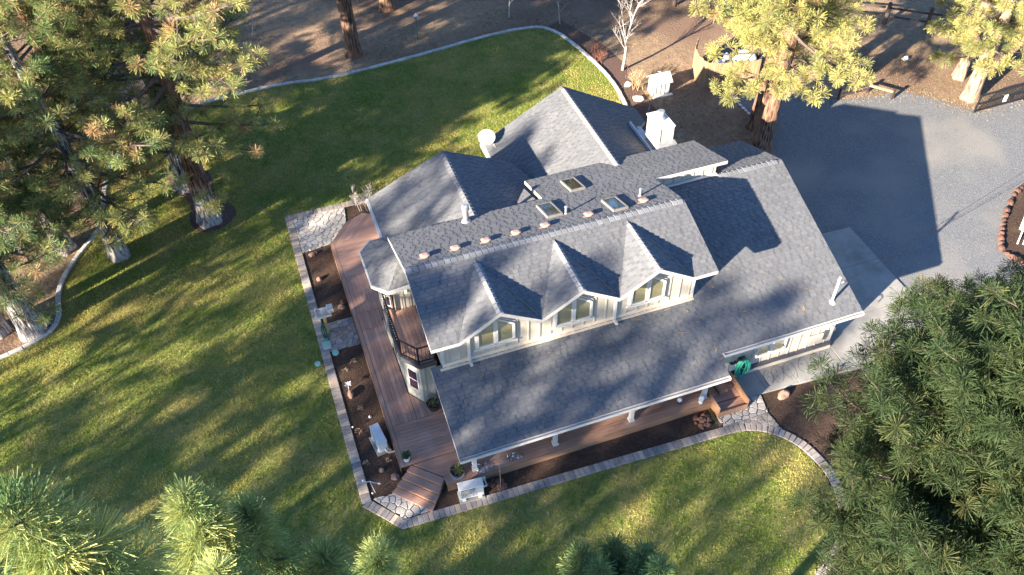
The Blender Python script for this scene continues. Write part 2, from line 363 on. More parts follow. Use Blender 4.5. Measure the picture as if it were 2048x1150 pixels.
# ------------------------------------------------------------------ ground, drive, lawn, beds
def sheet(name, poly, z, mat, kind='structure'):
    o = mesh_obj(name, [(p[0], p[1], z) for p in poly], [tuple(range(len(poly)))], mat)
    if o.data.polygons[0].normal.z < 0: o.data.flip_normals()
    o['kind'] = kind
    return o

M['ground'] = nmat('dry_forest_floor', [(0.28, (0.125, 0.08, 0.05)), (0.5, (0.24, 0.165, 0.102)), (0.75, (0.35, 0.26, 0.17))], 3.0, detail=10, rough=0.95, world=True, bump=0.9, bscale=9, bdist=0.05, mix2=((0.165, 0.103, 0.07), 0.16, 0.42, 0.62), noise_rough=0.72)
M['lawnsoil'] = nmat('lawn_thatch', [(0.3, (0.11, 0.14, 0.03)), (0.7, (0.21, 0.21, 0.055))], 3, detail=8, rough=0.95, world=True, bump=0.8, bscale=30, bdist=0.04, mix2=((0.24, 0.21, 0.07), 0.5, 0.45, 0.65))
M['gravel'] = nmat('grey_drive_gravel', [(0.32, (0.068, 0.072, 0.08)), (0.5, (0.138, 0.143, 0.152)), (0.60, (0.185, 0.19, 0.198)), (0.72, (0.50, 0.49, 0.48))], 30, detail=3, rough=0.95, world=True, bump=0.8, bscale=22, bdist=0.03, mix2=((0.205, 0.198, 0.187), 0.24, 0.48, 0.66), noise_rough=0.8)

g0 = sheet('ground', [(-300, -300), (300, -300), (300, 300), (-300, 300)], 0.0, M['ground'])

DRIVE = [(15.7, 11.2), (17.0, 12.1), (19.2, 13.0), (20.4, 14.6), (21.2, 15.04), (20.5, 16.1), (20.52, 18.4), (21.4, 18.35), (22.4, 17.06), (23.97, 16.85), (25.53, 15.62),
         (27.25, 15.3), (28.99, 15.1), (30.0, 14.1), (30.9, 12.87), (31.6, 12.15), (34.7, 12.5), (45, 13), (90, 10), (90, -60), (-10, -60), (0, -30), (7, -15), (11.5, -11), (14.6, -7), (15.8, -3), (16.0, 0.1), (15.2, 0.6), (14.0, 8)]
sheet('driveway', DRIVE, 0.012, M['gravel'])

CURB = [(-60, 0), (-40, 5.5), (-26, 9.6), (-19, 11.4), (-15.21, 12.19), (-14.11, 12.54), (-13.36, 12.97), (-13.02, 13.7), (-13.02, 15.05), (-12.77, 16.06), (-12.25, 17.17), (-11.38, 18.56), (-11.13, 19.72), (-10.82, 22.3),
        (-9.89, 24.88), (-8.4, 26.2), (-6.61, 26.85), (-5.04, 27.23), (-1.86, 27.43), (0.4, 27.18), (2.63, 27.23), (4.96, 27.47), (7.07, 27.73), (9.56, 28.09), (11.44, 28.25), (12.95, 28.15), (13.75, 27.78),
        (14.31, 26.85), (14.66, 25.44), (14.92, 23.89), (15.08, 22.54), (15.11, 21.07), (14.99, 19.86), (14.83, 18.96), (14.3, 17.2), (13.5, 15.6)]
FRONT = [(-3.30, 16.61), (-3.30, 12.0), (-3.30, 6.0), (-3.29, 0.9), (-2.23, -0.39), (0.0, -0.46), (2.6, -0.53), (5.26, -0.62), (7.54, -0.70), (9.41, -0.76), (10.19, -0.83), (10.62, -0.95), (11.01, -1.16), (11.36, -1.47), (11.63, -1.82), (11.83, -2.2), (11.94, -2.6),
         (12.02, -3.0), (12.04, -3.39), (12.01, -3.75), (11.93, -4.08), (11.66, -4.69), (11.19, -5.3), (10.53, -5.81), (9.67, -6.4), (8.5, -7.1), (7.2, -7.9)]
LAWN = CURB + [(12.4, 14.2), (9.8, 0.5)] + FRONT[9:] + [(4, -11), (-2, -18), (-12, -30), (-60, -34)]
lawn = sheet('lawn', LAWN, 0.02, M['lawnsoil'])
BED = FRONT[:10] + [(9.6, -0.4), (9.6, 3.0), (0.5, 3.0), (0.5, 16.61)]
sheet('planting_bed', [(-3.2, 16.5), (-3.2, 0.95), (-2.2, -0.3), (9.5, -0.66), (9.7, 3.0), (0.6, 3.0), (0.6, 16.5)], 0.03, M['soil'])
BED2 = [(11.74, 0.38), (16.0, 0.1), (15.8, -3), (14.6, -7), (11.5, -11), (7.3, -7.95), (9.7, -6.4), (11.2, -5.3), (11.93, -4.08), (12.0, -3.2), (11.94, -2.6), (11.63, -1.82), (11.4, -1.5)]
sheet('shrub_bed', BED2, 0.026, M['soil'])
sheet('corner_bed', [(14.9, 17.5), (15.3, 22), (14.9, 25.6), (14.0, 28.0), (15.0, 28.4), (16.2, 25.0), (16.6, 22.3), (16.3, 20.3), (16.2, 18.0), (15.8, 16.6), (14.5, 16.9)], 0.006, M['mulch'])
sheet('drive_bed', [(29.6, 6.8), (28.5, 6.35), (27.33, 5.49), (26.09, 4.37), (25.43, 3.6), (25.51, 3.0), (26.6, 1.8), (30, 0.5), (36, 3), (34, 7)], 0.024, M['soil'])
MULCH = [(-8.11, 21.88), (-7.8, 22.18), (-7.02, 21.78), (-6.25, 21.28), (-6.1, 20.3), (-6.05, 19.1), (-5.53, 18.47), (-5.3, 17.7), (-5.75, 17.05), (-6.55, 16.77), (-7.2, 17.15), (-7.38, 17.94), (-7.25, 18.8), (-7.5, 19.66), (-7.98, 20.62)]
def smooth_closed(P, k=4):
    out = []; n = len(P)
    for i in range(n):
        p0, p1, p2, p3 = P[i - 1], P[i], P[(i + 1) % n], P[(i + 2) % n]
        for j in range(k):
            t = j / k
            out.append(tuple(0.5 * ((2 * p1[a]) + (-p0[a] + p2[a]) * t + (2 * p0[a] - 5 * p1[a] + 4 * p2[a] - p3[a]) * t * t + (-p0[a] + 3 * p1[a] - 3 * p2[a] + p3[a]) * t ** 3) for a in (0, 1)))
    return out
MULCH = smooth_closed(MULCH)
sheet('tree_ring', MULCH, 0.034, M['mulch'])

# ---- concrete: garage apron and side walk (jointed slabs)
def slab(name, polys, z0, z1, mat):
    root = MB().prism(polys[0], z0, z1, 0.012).obj(name, mat)
    root['kind'] = 'structure'
    for q in polys[1:]:
        MB().prism(q, z0, z1, 0.012).obj('concrete_slab', mat, root)
    return root
slab('garage_apron', [[(15.45, 4.95), (20.18, 4.95), (20.2, 7.05), (18.87, 7.1), (15.45, 7.3)], [(15.45, 2.55), (17.75, 2.52), (20.16, 2.5), (20.17, 4.94), (15.45, 4.94)], [(15.45, 0.2), (17.8, 0.1), (20.15, 0.0), (20.16, 2.49), (17.75, 2.51), (15.45, 2.54)]], -0.1, 0.075, M['concrete'])
slab('side_walk', [[(10.92, 0.42), (12.06, 0.37), (12.0, 1.62), (10.92, 1.62)], [(12.07, 0.37), (13.36, 0.32), (13.36, 1.62), (12.01, 1.62)], [(13.37, 0.32), (15.42, 0.22), (15.44, 1.62), (13.37, 1.62)]], -0.1, 0.07, M['concrete'])

# dark chalk outlines drawn on the side walk (rounded loops with dots)
def loop_strip(mb, pts, w, z):
    for i in range(len(pts) - 1):
        a = Vector((*pts[i], 0)); b = Vector((*pts[i + 1], 0)); d = b - a
        if d.length < 1e-6: continue
        n_ = Vector((-d.y, d.x, 0)).normalized() * w / 2
        mb.add([(a.x - n_.x, a.y - n_.y, z), (b.x - n_.x, b.y - n_.y, z), (b.x + n_.x, b.y + n_.y, z), (a.x + n_.x, a.y + n_.y, z)], [(0, 1, 2, 3)])
rc = random.Random(9)
ORD = ['leftmost', 'second from left', 'third from left', 'third from right', 'second from right', 'rightmost']
for k, (x, y, s_) in enumerate([(12.42, 0.92, 1.0), (12.85, 1.0, 1.15), (13.35, 0.98, 1.25), (13.95, 1.02, 1.1), (14.5, 1.0, 1.2), (14.95, 1.0, 1.0)]):
    sk = rc.uniform(0.15, 0.4); w0 = 0.20 * s_ * rc.uniform(0.85, 1.15); h0 = 0.36 * s_
    pts = []
    for i in range(31):
        a = math.pi * (-0.42 + 1.84 * i / 30)
        px, py = -w0 * math.cos(a) * (1 + 0.08 * math.sin(3 * a + k)), h0 * math.sin(a) * 0.9 + 0.05 * math.sin(2 * a + k)
        pts.append((x + px + sk * py, max(0.38, min(1.36, y + py))))
    # one continuous ribbon
    mb = MB(); L_ = []; R_ = []
    for i in range(len(pts)):
        a, b = pts[max(i - 1, 0)], pts[min(i + 1, len(pts) - 1)]; d = math.hypot(b[0] - a[0], b[1] - a[1]) or 1
        n_ = (-(b[1] - a[1]) / d * 0.0085, (b[0] - a[0]) / d * 0.0085)
        L_.append((pts[i][0] - n_[0], pts[i][1] - n_[1], 0.075)); R_.append((pts[i][0] + n_[0], pts[i][1] + n_[1], 0.075))
    m = len(pts); mb.add(L_ + R_, [(i, i + 1, m + i + 1, m + i) for i in range(m - 1)])
    co = tag(mb.obj('chalk_outline', M['chalk']), 'dark rounded outline drawn on the side walk, %s of the row' % ORD[k], 'drawing', 'outlines drawn on the side walk')
    for _ in range(6):
        dx, dy = rc.uniform(-0.12, 0.12), rc.uniform(-0.28, 0.25); mb = MB(); loop_strip(mb, [(x + dx + sk * dy - 0.016, y + dy), (x + dx + sk * dy + 0.02, y + dy + rc.uniform(-0.015, 0.015))], 0.028, 0.0755)
        mb.obj('chalk_dot', M['chalk'], co)

# ---- kerb round the lawn, cast pieces
def polyline(P, step):
    """points and headings every step along P"""
    out = []; acc = 0.0; need = step / 2
    for i in range(len(P) - 1):
        a, b = P[i], P[i + 1]; L = math.hypot(b[0] - a[0], b[1] - a[1]); t = need - acc
        while t <= L:
            out.append((a[0] + (b[0] - a[0]) * t / L, a[1] + (b[1] - a[1]) * t / L, math.atan2(b[1] - a[1], b[0] - a[0]))); t += step
        acc = acc + L if False else 0.0; need = t - L
    return out
def smooth_open(P, k=4):
    out = []
    n = len(P)
    for i in range(n - 1):
        p0, p1, p2, p3 = P[max(i - 1, 0)], P[i], P[i + 1], P[min(i + 2, n - 1)]
        for j in range(k):
            t = j / k
            out.append(tuple(0.5 * ((2 * p1[a]) + (-p0[a] + p2[a]) * t + (2 * p0[a] - 5 * p1[a] + 4 * p2[a] - p3[a]) * t * t + (-p0[a] + 3 * p1[a] - 3 * p2[a] + p3[a]) * t ** 3) for a in (0, 1)))
    out.append(P[-1]); return out
kerb = thing('lawn_kerb', (0, 27.2, 0), None, None); kerb['kind'] = 'structure'
kme = [raw_mesh('kerb_piece', MB().box(-0.262, 0.262, -0.10, 0.10, 0, 0.10 + j * 0.006, 0.025), M['curb']) for j in range(3)]
for i, (x, y, a) in enumerate(polyline(smooth_open(CURB[3:]), 0.53)):
    shared('kerb_piece', kme[i % 3], kerb, (x, y, 0.01), a + rnd.uniform(-0.02, 0.02))

# ---- paver border: outer edge runs along FRONT, pieces lie towards the house
border = thing('paver_border', (-3.1, 8, 0), None, None); border['kind'] = 'structure'
pme = {}
for key, mt in (('a', 'paver'), ('b', 'paver_tan')):
    pme[key] = raw_mesh('paver', MB().box(-0.088, 0.088, -0.165, 0.165, 0, 0.055, 0.012), M[mt])
mb = MB()
fs_ = smooth_open(FRONT[7:], 3)
path = FRONT[:7] + fs_
for seg in (FRONT[0:4], [FRONT[3], FRONT[4]], [FRONT[4]] + FRONT[5:7] + fs_):
    pl = polyline(seg, 0.186)
    for i, (x, y, a) in enumerate(pl):
        nx, ny = -math.sin(a), math.cos(a)         # left of travel = towards the house
        s_ = rnd.uniform(0.97, 1.02)
        shared('paver', pme['b' if rnd.random() < 0.27 else 'a'], border, (x + nx * 0.17, y + ny * 0.17, 0.022 + rnd.uniform(-0.004, 0.006)), a + rnd.uniform(-0.025, 0.025), (s_, 1, 1))
for i in range(20):                                # rear edge of the patio
    x = -3.2 + i * 0.186
    shared('paver', pme['b' if rnd.random() < 0.25 else 'a'], border, (x, 16.45, 0.022 + rnd.uniform(-0.004, 0.006)), math.pi + rnd.uniform(-0.02, 0.02))
mb = MB()
for i in range(len(path) - 1):
    a, b = path[i], path[i + 1]; d = math.hypot(b[0] - a[0], b[1] - a[1])
    if d < 1e-6: continue
    nx, ny = -(b[1] - a[1]) / d * 0.34, (b[0] - a[0]) / d * 0.34
    mb.add([(a[0], a[1], 0.042), (b[0], b[1], 0.042), (b[0] + nx, b[1] + ny, 0.042), (a[0] + nx, a[1] + ny, 0.042)], [(0, 1, 2, 3)])
mb.add([(-3.3, 16.27, 0.042), (0.5, 16.27, 0.042), (0.5, 16.62, 0.042), (-3.3, 16.62, 0.042)], [(0, 1, 2, 3)])
mb.obj('joint_sand', M['joint'], border)

# ---- flagstone areas: irregular stones with open joints
def inside(p, poly):
    x, y = p; c = False; n = len(poly)
    for i in range(n):
        x1, y1 = poly[i]; x2, y2 = poly[(i + 1) % n]
        if (y1 > y) != (y2 > y) and x < (x2 - x1) * (y - y1) / (y2 - y1) + x1: c = not c
    return c
def clip(poly, a, n_):
    """keep the side where (p-a).n <= 0"""
    out = []
    for i in range(len(poly)):
        p, q = poly[i], poly[(i + 1) % len(poly)]
        dp = (p[0] - a[0]) * n_[0] + (p[1] - a[1]) * n_[1]; dq = (q[0] - a[0]) * n_[0] + (q[1] - a[1]) * n_[1]
        if dp <= 0: out.append(p)
        if dp * dq < 0:
            t = dp / (dp - dq); out.append((p[0] + (q[0] - p[0]) * t, p[1] + (q[1] - p[1]) * t))
    return out
def area(P): return 0.5 * sum(P[i][0] * P[(i + 1) % len(P)][1] - P[(i + 1) % len(P)][0] * P[i][1] for i in range(len(P)))
def flagstones(name, poly, size, gap, seed, z=0.04, mat='flag', sname='flagstone'):
    root = sheet(name, poly, z, M['joint'])
    ROOT[root.name] = Vector((0, 0, 0))
    if area(poly) < 0: poly = poly[::-1]
    rr = random.Random(seed)
    xs = [p[0] for p in poly]; ys = [p[1] for p in poly]
    pts = []
    y = min(ys) - size
    row = 0
    while y < max(ys) + size:
        x = min(xs) - size + (size / 2 if row % 2 else 0)
        while x < max(xs) + size:
            pts.append((x + rr.uniform(-0.42, 0.42) * size, y + rr.uniform(-0.42, 0.42) * size)); x += size
        y += size * 0.88; row += 1
    for p in pts:
        cell = list(poly)
        near = sorted((q for q in pts if q is not p), key=lambda q: (q[0] - p[0]) ** 2 + (q[1] - p[1]) ** 2)[:14]
        for q in near:
            dx, dy = q[0] - p[0], q[1] - p[1]; d = math.hypot(dx, dy)
            mx, my = p[0] + dx / 2 - dx / d * gap / 2, p[1] + dy / 2 - dy / d * gap / 2
            cell = clip(cell, (mx, my), (dx, dy))
            if len(cell) < 3: break
        if len(cell) < 3 or area(cell) < size * size * 0.06: continue
        cell = [(a + rr.uniform(-0.08, 0.08) * gap, b + rr.uniform(-0.08, 0.08) * gap) for a, b in cell]
        cx = sum(a for a, b in cell) / len(cell); cy = sum(b for a, b in cell) / len(cell)
        ob = MB().prism([(a - cx, b - cy) for a, b in cell], 0, 0.03 + rr.uniform(-0.006, 0.008), 0.008)
        shared(sname, raw_mesh(sname, ob, M[mat]), root, (cx, cy, z))
    return root
flagstones('rear_patio', [(-2.95, 16.27), (-0.6, 16.27), (-0.74, 15.2), (-1.55, 14.1), (-2.95, 13.92)], 0.27, 0.028, 3)
flagstones('corner_patio', [(-2.9, 1.08), (-2.1, -0.02), (-1.15, -0.05), (-2.15, 1.02)], 0.27, 0.028, 5)
flagstones('front_patio', [(9.7, 0.02), (9.7, -0.42), (11.55, -0.42), (11.72, 0.36), (10.88, 0.42), (10.75, 0.0)], 0.29, 0.035, 8)
flagstones('cross_walk', [(-2.96, 7.98), (-1.74, 7.98), (-1.74, 9.5), (-2.96, 9.5)], 0.25, 0.016, 11, mat='paver')
flagstones('fan_pavers', [(9.46, -0.44), (11.54, -0.44), (11.64, -1.25), (11.1, -0.86), (10.3, -0.52), (9.6, -0.42)][::-1], 0.23, 0.014, 14, mat='paver')

# ------------------------------------------------------------------ scattered blades (lawn grass, dry litter)
def pip(P, poly):
    x, y = P[:, 0], P[:, 1]; c = np.zeros(len(P), bool); n = len(poly)
    for i in range(n):
        x1, y1 = poly[i]; x2, y2 = poly[(i + 1) % n]
        if y1 == y2: continue
        t = ((y1 > y) != (y2 > y)) & (x < (x2 - x1) * (y - y1) / (y2 - y1) + x1)
        c ^= t
    return c
def np_mesh(name, V, F, mat, tint=None, parent=None):
    """V (n,3), F (m,3) triangles, tint (m,3) per face"""
    me = bpy.data.meshes.new(name)
    base = rootloc(parent)
    V = V - np.array(base)
    me.vertices.add(len(V)); me.vertices.foreach_set('co', V.astype(np.float32).ravel())
    me.loops.add(len(F) * 3); me.loops.foreach_set('vertex_index', F.astype(np.int32).ravel())
    me.polygons.add(len(F)); me.polygons.foreach_set('loop_start', np.arange(0, len(F) * 3, 3, dtype=np.int32))
    if tint is not None:
        at = me.attributes.new('tint', 'FLOAT_COLOR', 'FACE')
        at.data.foreach_set('color', np.concatenate([tint, np.ones((len(tint), 1))], 1).astype(np.float32).ravel())
    me.update(calc_edges=True); me.materials.append(mat)
    o = bpy.data.objects.new(name, me); COL.objects.link(o)
    if parent is not None: o.parent = parent
    ROOT[o.name] = base
    return o
def vnoise(P, s, seed):
    """cheap smooth value noise, 0..1"""
    r = np.random.default_rng(seed); T = r.random((64, 64))
    q = P * s; i = np.floor(q).astype(int); f = q - i; f = f * f * (3 - 2 * f)
    g = lambda a, b: T[(i[:, 0] + a) % 64, (i[:, 1] + b) % 64]
    return (g(0, 0) * (1 - f[:, 0]) * (1 - f[:, 1]) + g(1, 0) * f[:, 0] * (1 - f[:, 1]) + g(0, 1) * (1 - f[:, 0]) * f[:, 1] + g(1, 1) * f[:, 0] * f[:, 1])
def blades(name, P, z, h, w_, per, tints, rng, lay=0.6):
    n = len(P); N = n * per
    B = np.repeat(P, per, 0) + rng.normal(0, 0.02, (N, 2))
    a = rng.random(N) * 2 * np.pi; L = h * rng.uniform(0.6, 1.25, N)
    lean = rng.random(N) * lay
    dx = np.cos(a) * lean * L; dy = np.sin(a) * lean * L
    b2 = rng.random(N) * 2 * np.pi
    wx = np.cos(b2) * w_ / 2; wy = np.sin(b2) * w_ / 2
    V = np.empty((N, 3, 3))
    V[:, 0] = np.stack([B[:, 0] - wx, B[:, 1] - wy, np.full(N, z)], 1); V[:, 1] = np.stack([B[:, 0] + wx, B[:, 1] + wy, np.full(N, z)], 1)
    V[:, 2] = np.stack([B[:, 0] + dx, B[:, 1] + dy, z + L * np.sqrt(np.maximum(0.05, 1 - lean ** 2))], 1)
    return np_mesh(name, V.reshape(-1, 3), np.arange(N * 3).reshape(-1, 3), M['grassblade'], np.repeat(tints, per, 0))
VIEW = [(-20, 46), (-17, 0.5), (-10, -2), (18, -11), (46, 18), (40, 26)]
rng = np.random.default_rng(4)
P = np.stack([rng.uniform(-18, 16, 420000), rng.uniform(-9, 28.5, 420000)], 1)
ok = pip(P, LAWN) & pip(P, VIEW) & ~pip(P, BED) & ~pip(P, MULCH) & ~((P[:, 0] > 0.4) & (P[:, 0] < 12.7) & (P[:, 1] > 0) & (P[:, 1] < 13.5)) & ~((P[:, 0] > 9.4) & (P[:, 0] < 11.6) & (P[:, 1] > -0.8) & (P[:, 1] < 3))
P = P[ok][:168000]
v = vnoise(P, 0.45, 1) * 0.42 + vnoise(P, 1.5, 2) * 0.33 + vnoise(P, 4.0, 3) * 0.25
dry = np.clip((v - 0.40) * 4.0, 0, 1)[:, None]
lush = np.array([0.20, 0.285, 0.045]); straw = np.array([0.47, 0.415, 0.13])
T_ = (lush * (1 - dry) + straw * dry) * rng.uniform(0.68, 1.25, (len(P), 1))
deadm = rng.random(len(P)) < 0.10
T_[deadm] = np.array([0.5, 0.43, 0.2]) * rng.uniform(0.7, 1.2, (deadm.sum(), 1))
tag(blades('lawn_grass', P, 0.018, 0.075, 0.021, 3, T_, rng, 0.9), 'short clipped lawn grass, green with straw patches', 'grass', kind='stuff')
P = np.stack([rng.uniform(-20, 46, 260000), rng.uniform(11, 46, 260000)], 1)
clear = pip(P, LAWN) | pip(P, DRIVE) | ((P[:, 0] > 11) & (P[:, 0] < 15) & (P[:, 1] < 16)) | ((P[:, 0] < 12.7) & (P[:, 1] < 14))
P = P[~clear & pip(P, VIEW)][:60000]
dens = vnoise(P, 0.35, 8)
P = P[dens > 0.38]
T_ = np.where(rng.random((len(P), 1)) < 0.75, np.array([[0.24, 0.185, 0.12]]), np.array([[0.15, 0.15, 0.06]])) * rng.uniform(0.6, 1.3, (len(P), 1))
tag(blades('dry_ground_litter', P, 0.0, 0.075, 0.022, 3, T_, rng, 1.0), 'dry straw and needle litter strewn over the forest floor', 'litter', kind='stuff')

# fallen needles, bark flakes and cones on the lawn, thickest under the pines
P = np.stack([rng.uniform(-16, 15, 60000), rng.uniform(-8, 28, 60000)], 1)
P = P[pip(P, LAWN) & pip(P, VIEW) & ~pip(P, BED) & ~((P[:, 0] > 0.4) & (P[:, 0] < 12.7) & (P[:, 1] > 0) & (P[:, 1] < 13.5))]
dn = np.min([np.hypot(P[:, 0] - x, P[:, 1] - y) for x, y in ((-6.4, 17.6), (-7.3, 20.4), (-10.5, 16.6), (-12.9, 18.0), (-14.0, 13.4))], 0)
P = P[rng.random(len(P)) < 0.05 + 0.55 * np.exp(-dn / 2.6)]
T_ = np.array([[0.30, 0.20, 0.11]]) * rng.uniform(0.5, 1.3, (len(P), 1))
tag(blades('lawn_litter', P, 0.07, 0.09, 0.022, 2, T_, rng, 0.99), 'brown fallen needles and bark flakes scattered on the lawn', 'litter', kind='stuff')

# needles and grit drifted over the ragged drive edge
q = polyline(DRIVE[1:17], 0.012); Q = np.array([(a, b) for a, b, c in q]); Q = Q + rng.normal(0, 0.42, Q.shape)
T_ = np.where(rng.random((len(Q), 1)) < 0.6, np.array([[0.30, 0.22, 0.14]]), np.array([[0.34, 0.33, 0.31]])) * rng.uniform(0.6, 1.3, (len(Q), 1))
tag(blades('drive_edge_litter', Q, 0.012, 0.07, 0.03, 2, T_, rng, 1.0), 'dry needles and grit drifted along the drive edge', 'litter', kind='stuff')
# ------------------------------------------------------------------ the house
HOUSE = thing('house', (7.5, 5.0, 0), 'large grey shingled house with cream board walls and brown wraparound deck', 'house')
H1, SL = 2.496, 0.353
def zl(y): return H1 + SL * y                                  # long front roof
YR = 7.137; ZR = zl(YR); L = 15.6; XB = 9.772; DD = 0.775
X1, X2 = -0.065, 10.041; YE, ZE, YU, ZU = 2.232, 5.418, 5.0, 6.353
SU = (ZU - ZE) / (YU - YE); SRR = 0.326
def zu(y): return ZE + SU * (y - YE)                           # upper roof, front slope
def zr(y): return ZU - SRR * (y - YU)                          # upper roof, rear slope
YW = 2.966                                                     # upper front wall

def shingles_for(planes, seed):
    """courses of separate shingles clipped to each plane"""
    V = []; F = []; S = []
    for poly in planes:
        P = [Vector(p) for p in poly]
        n_ = (P[1] - P[0]).cross(P[2] - P[0]).normalized()
        if n_.z < 0: n_ = -n_
        a = Vector((0, 0, 1)).cross(n_)
        a = a.normalized() if a.length > 1e-4 else Vector((1, 0, 0))
        u = n_.cross(a).normalized()
        O = n_ * P[0].dot(n_)
        pu = [(p - O).dot(a) for p in P]; pv = [(p - O).dot(u) for p in P]
        e = 0.142
        k0 = math.floor(min(pv) / e) - 1; k1 = math.ceil(max(pv) / e) + 1
        bm = bmesh.new(); ly = bm.faces.layers.float.new('shade')
        for k in range(k0, k1):
            rr = random.Random(seed * 977 + k)
            x = -24.0 + rr.random() * 0.3; thick = False
            # restart the course at a fixed place so that neighbouring planes line up
            while x < max(pu) + 0.3:
                thick = not thick; w_ = rr.choice((0.13, 0.17, 0.21, 0.26) if thick else (0.06, 0.085, 0.11)) * rr.uniform(0.9, 1.1); jit = rr.uniform(-0.003, 0.003); sh_ = rr.uniform(0.96, 1.05) if thick else rr.uniform(0.76, 0.97)
                if x + w_ > min(pu) - 0.3:
                    t = 0.019 if thick else 0.010
                    v0 = k * e - (0.006 if thick else 0.0) + jit; v1 = k * e + e + 0.02
                    c = [O + a * x + u * v0 + n_ * t, O + a * (x + w_ - 0.004) + u * v0 + n_ * t, O + a * (x + w_ - 0.004) + u * v1 + n_ * 0.003, O + a * x + u * v1 + n_ * 0.003,
                         O + a * x + u * v0 + n_ * 0.0, O + a * (x + w_ - 0.004) + u * v0]
                    vs_ = [bm.verts.new(q) for q in c]
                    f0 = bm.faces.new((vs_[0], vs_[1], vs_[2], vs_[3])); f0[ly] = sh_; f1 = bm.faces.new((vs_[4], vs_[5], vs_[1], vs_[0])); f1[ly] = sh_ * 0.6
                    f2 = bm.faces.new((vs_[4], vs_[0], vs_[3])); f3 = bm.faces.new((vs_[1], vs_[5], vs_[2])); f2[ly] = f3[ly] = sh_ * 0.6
                x += w_
        cen = sum(P, Vector()) / len(P)
        for i in range(len(P)):
            p, q = P[i], P[(i + 1) % len(P)]
            out = (q - p).cross(n_).normalized()
            if out.dot(cen - p) > 0: out = -out
            bmesh.ops.bisect_plane(bm, geom=bm.verts[:] + bm.edges[:] + bm.faces[:], plane_co=p, plane_no=out, clear_outer=True)
        bm.verts.index_update(); b0 = len(V)
        V += [v.co.copy() for v in bm.verts]; F += [tuple(v.index + b0 for v in f.verts) for f in bm.faces]; S += [f[ly] for f in bm.faces]
        bm.free()
    return V, F, S

def roof(name, planes, seed, th=0.15, mat='fascia', gap=0.003):
    mb = MB()
    for poly in planes:
        P = [Vector(p) for p in poly]
        n_ = (P[1] - P[0]).cross(P[2] - P[0])
        if n_.z < 0: P = P[::-1]
        k = len(P)
        top = [p + Vector((0, 0, -0.001)) for p in P]; bot = [p - Vector((0, 0, th)) for p in P]
        mb.add(top + bot, [tuple(range(k)), tuple(range(2 * k - 1, k - 1, -1))] + [(i, k + i, k + (i + 1) % k, (i + 1) % k) for i in range(k)])
    o = mb.obj(name, M[mat], HOUSE)
    V, F, S = shingles_for(planes, seed)
    s = mesh_obj('shingles', V, F, M['shingle'], o); s['kind'] = 'stuff'
    s.data.attributes.new('shade', 'FLOAT', 'FACE').data.foreach_set('value', S)
    return o

def caps(parent, a, b, sa, sb, name='ridge_cap', single=True, step=0.218, wdt=0.13):
    """folded cap shingles from a to b; sa, sb = drop per metre on the two sides (left, right of travel)"""
    a = Vector(a); b = Vector(b); d = b - a; Ln = d.length; d.normalize()
    side = Vector((-d.y, d.x, 0)).normalized()
    n = int(Ln / step); mb_all = MB()
    for i in range(n):
        p = a + d * (i * step + 0.004); q = a + d * (i * step + step - 0.022)
        vs_ = []
        for pt, lift in ((p, 0.050), (q, 0.030)):
            for sgn, dr, kk in ((1, sa, 1), (0, 0, 0), (-1, sb, 1)):
                vs_.append(pt + side * (sgn * wdt) - Vector((0, 0, dr * wdt * kk - lift)))
        vs2 = [v_ - Vector((0, 0, 0.05)) for v_ in vs_]
        fs = [(0, 1, 4, 3), (1, 2, 5, 4), (6, 7, 1, 0), (7, 8, 2, 1), (6, 0, 3, 9), (2, 8, 11, 5), (3, 4, 10, 9), (4, 5, 11, 10)]
        if single: MB().add(vs_ + vs2, fs).obj(name, M['cap'], parent)
        else: mb_all.add(vs_ + vs2, fs)
    if not single:
        o = mb_all.obj('ridge_caps', M['cap'], parent); o['kind'] = 'stuff'

# --- lower roof: long porch and garage slope, with its rear slope
YRR, ZRR = 9.894, 4.019
low = roof('lower_roof', [
    [(0, 0, zl(0)), (XB, 0, zl(0)), (XB, 3.05, zl(3.05)), (0, 3.05, zl(3.05))],
    [(XB, DD, zl(DD)), (L, DD, zl(DD)), (L, YR, zl(YR)), (XB, YR, zl(YR))],
    [(XB, YR, ZR), (L, YR, ZR), (L, YRR, ZRR), (XB, YRR, ZRR)]], 1)
caps(low, (12.78, YR, ZR + 0.01), (L, YR, ZR + 0.01), 0.353, 0.353)
# --- upper roof with three front gables
PK = [2.263, 5.05, 7.759]; VL = [0.87, 3.66, 6.40, 9.12]; PZ = 6.286; GT = YE + (PZ - ZE) / SU
V0 = VL
planes = [
    [(X1, GT, PZ), (X2, GT, PZ), (X2, YU, ZU), (X1, YU, ZU)],
    [(X1, YE, ZE), (V0[0], YE, ZE), (PK[0], GT, PZ), (X1, GT, PZ)],
    [(V0[1], YE, ZE), (PK[1], GT, PZ), (PK[0], GT, PZ)],
    [(V0[2], YE, ZE), (PK[2], GT, PZ), (PK[1], GT, PZ)],
    [(V0[3], YE, ZE), (X2, YE, ZE), (X2, GT, PZ), (PK[2], GT, PZ)]]
YL = 7.77; X3, X3L, Y3R = 13.116, 5.798, 9.676
planes += [
    [(X1, YU, ZU), (X3L, YU, ZU), (X3L, YL, zr(YL)), (X1, YL, zr(YL))],
    [(X3L, YU, ZU), (X2, YU, ZU), (X2, YR, zr(YR)), (X3L, YR, zr(YR))],
    [(X3L, YR, zr(YR)), (X3, YR, zr(YR)), (X3, Y3R, zr(Y3R)), (X3L, Y3R, zr(Y3R))]]
upp = roof('upper_roof', planes, 2)
caps(upp, (X1 + 0.02, YU, ZU + 0.01), (X2, YU, ZU + 0.01), 0.33, 0.33)
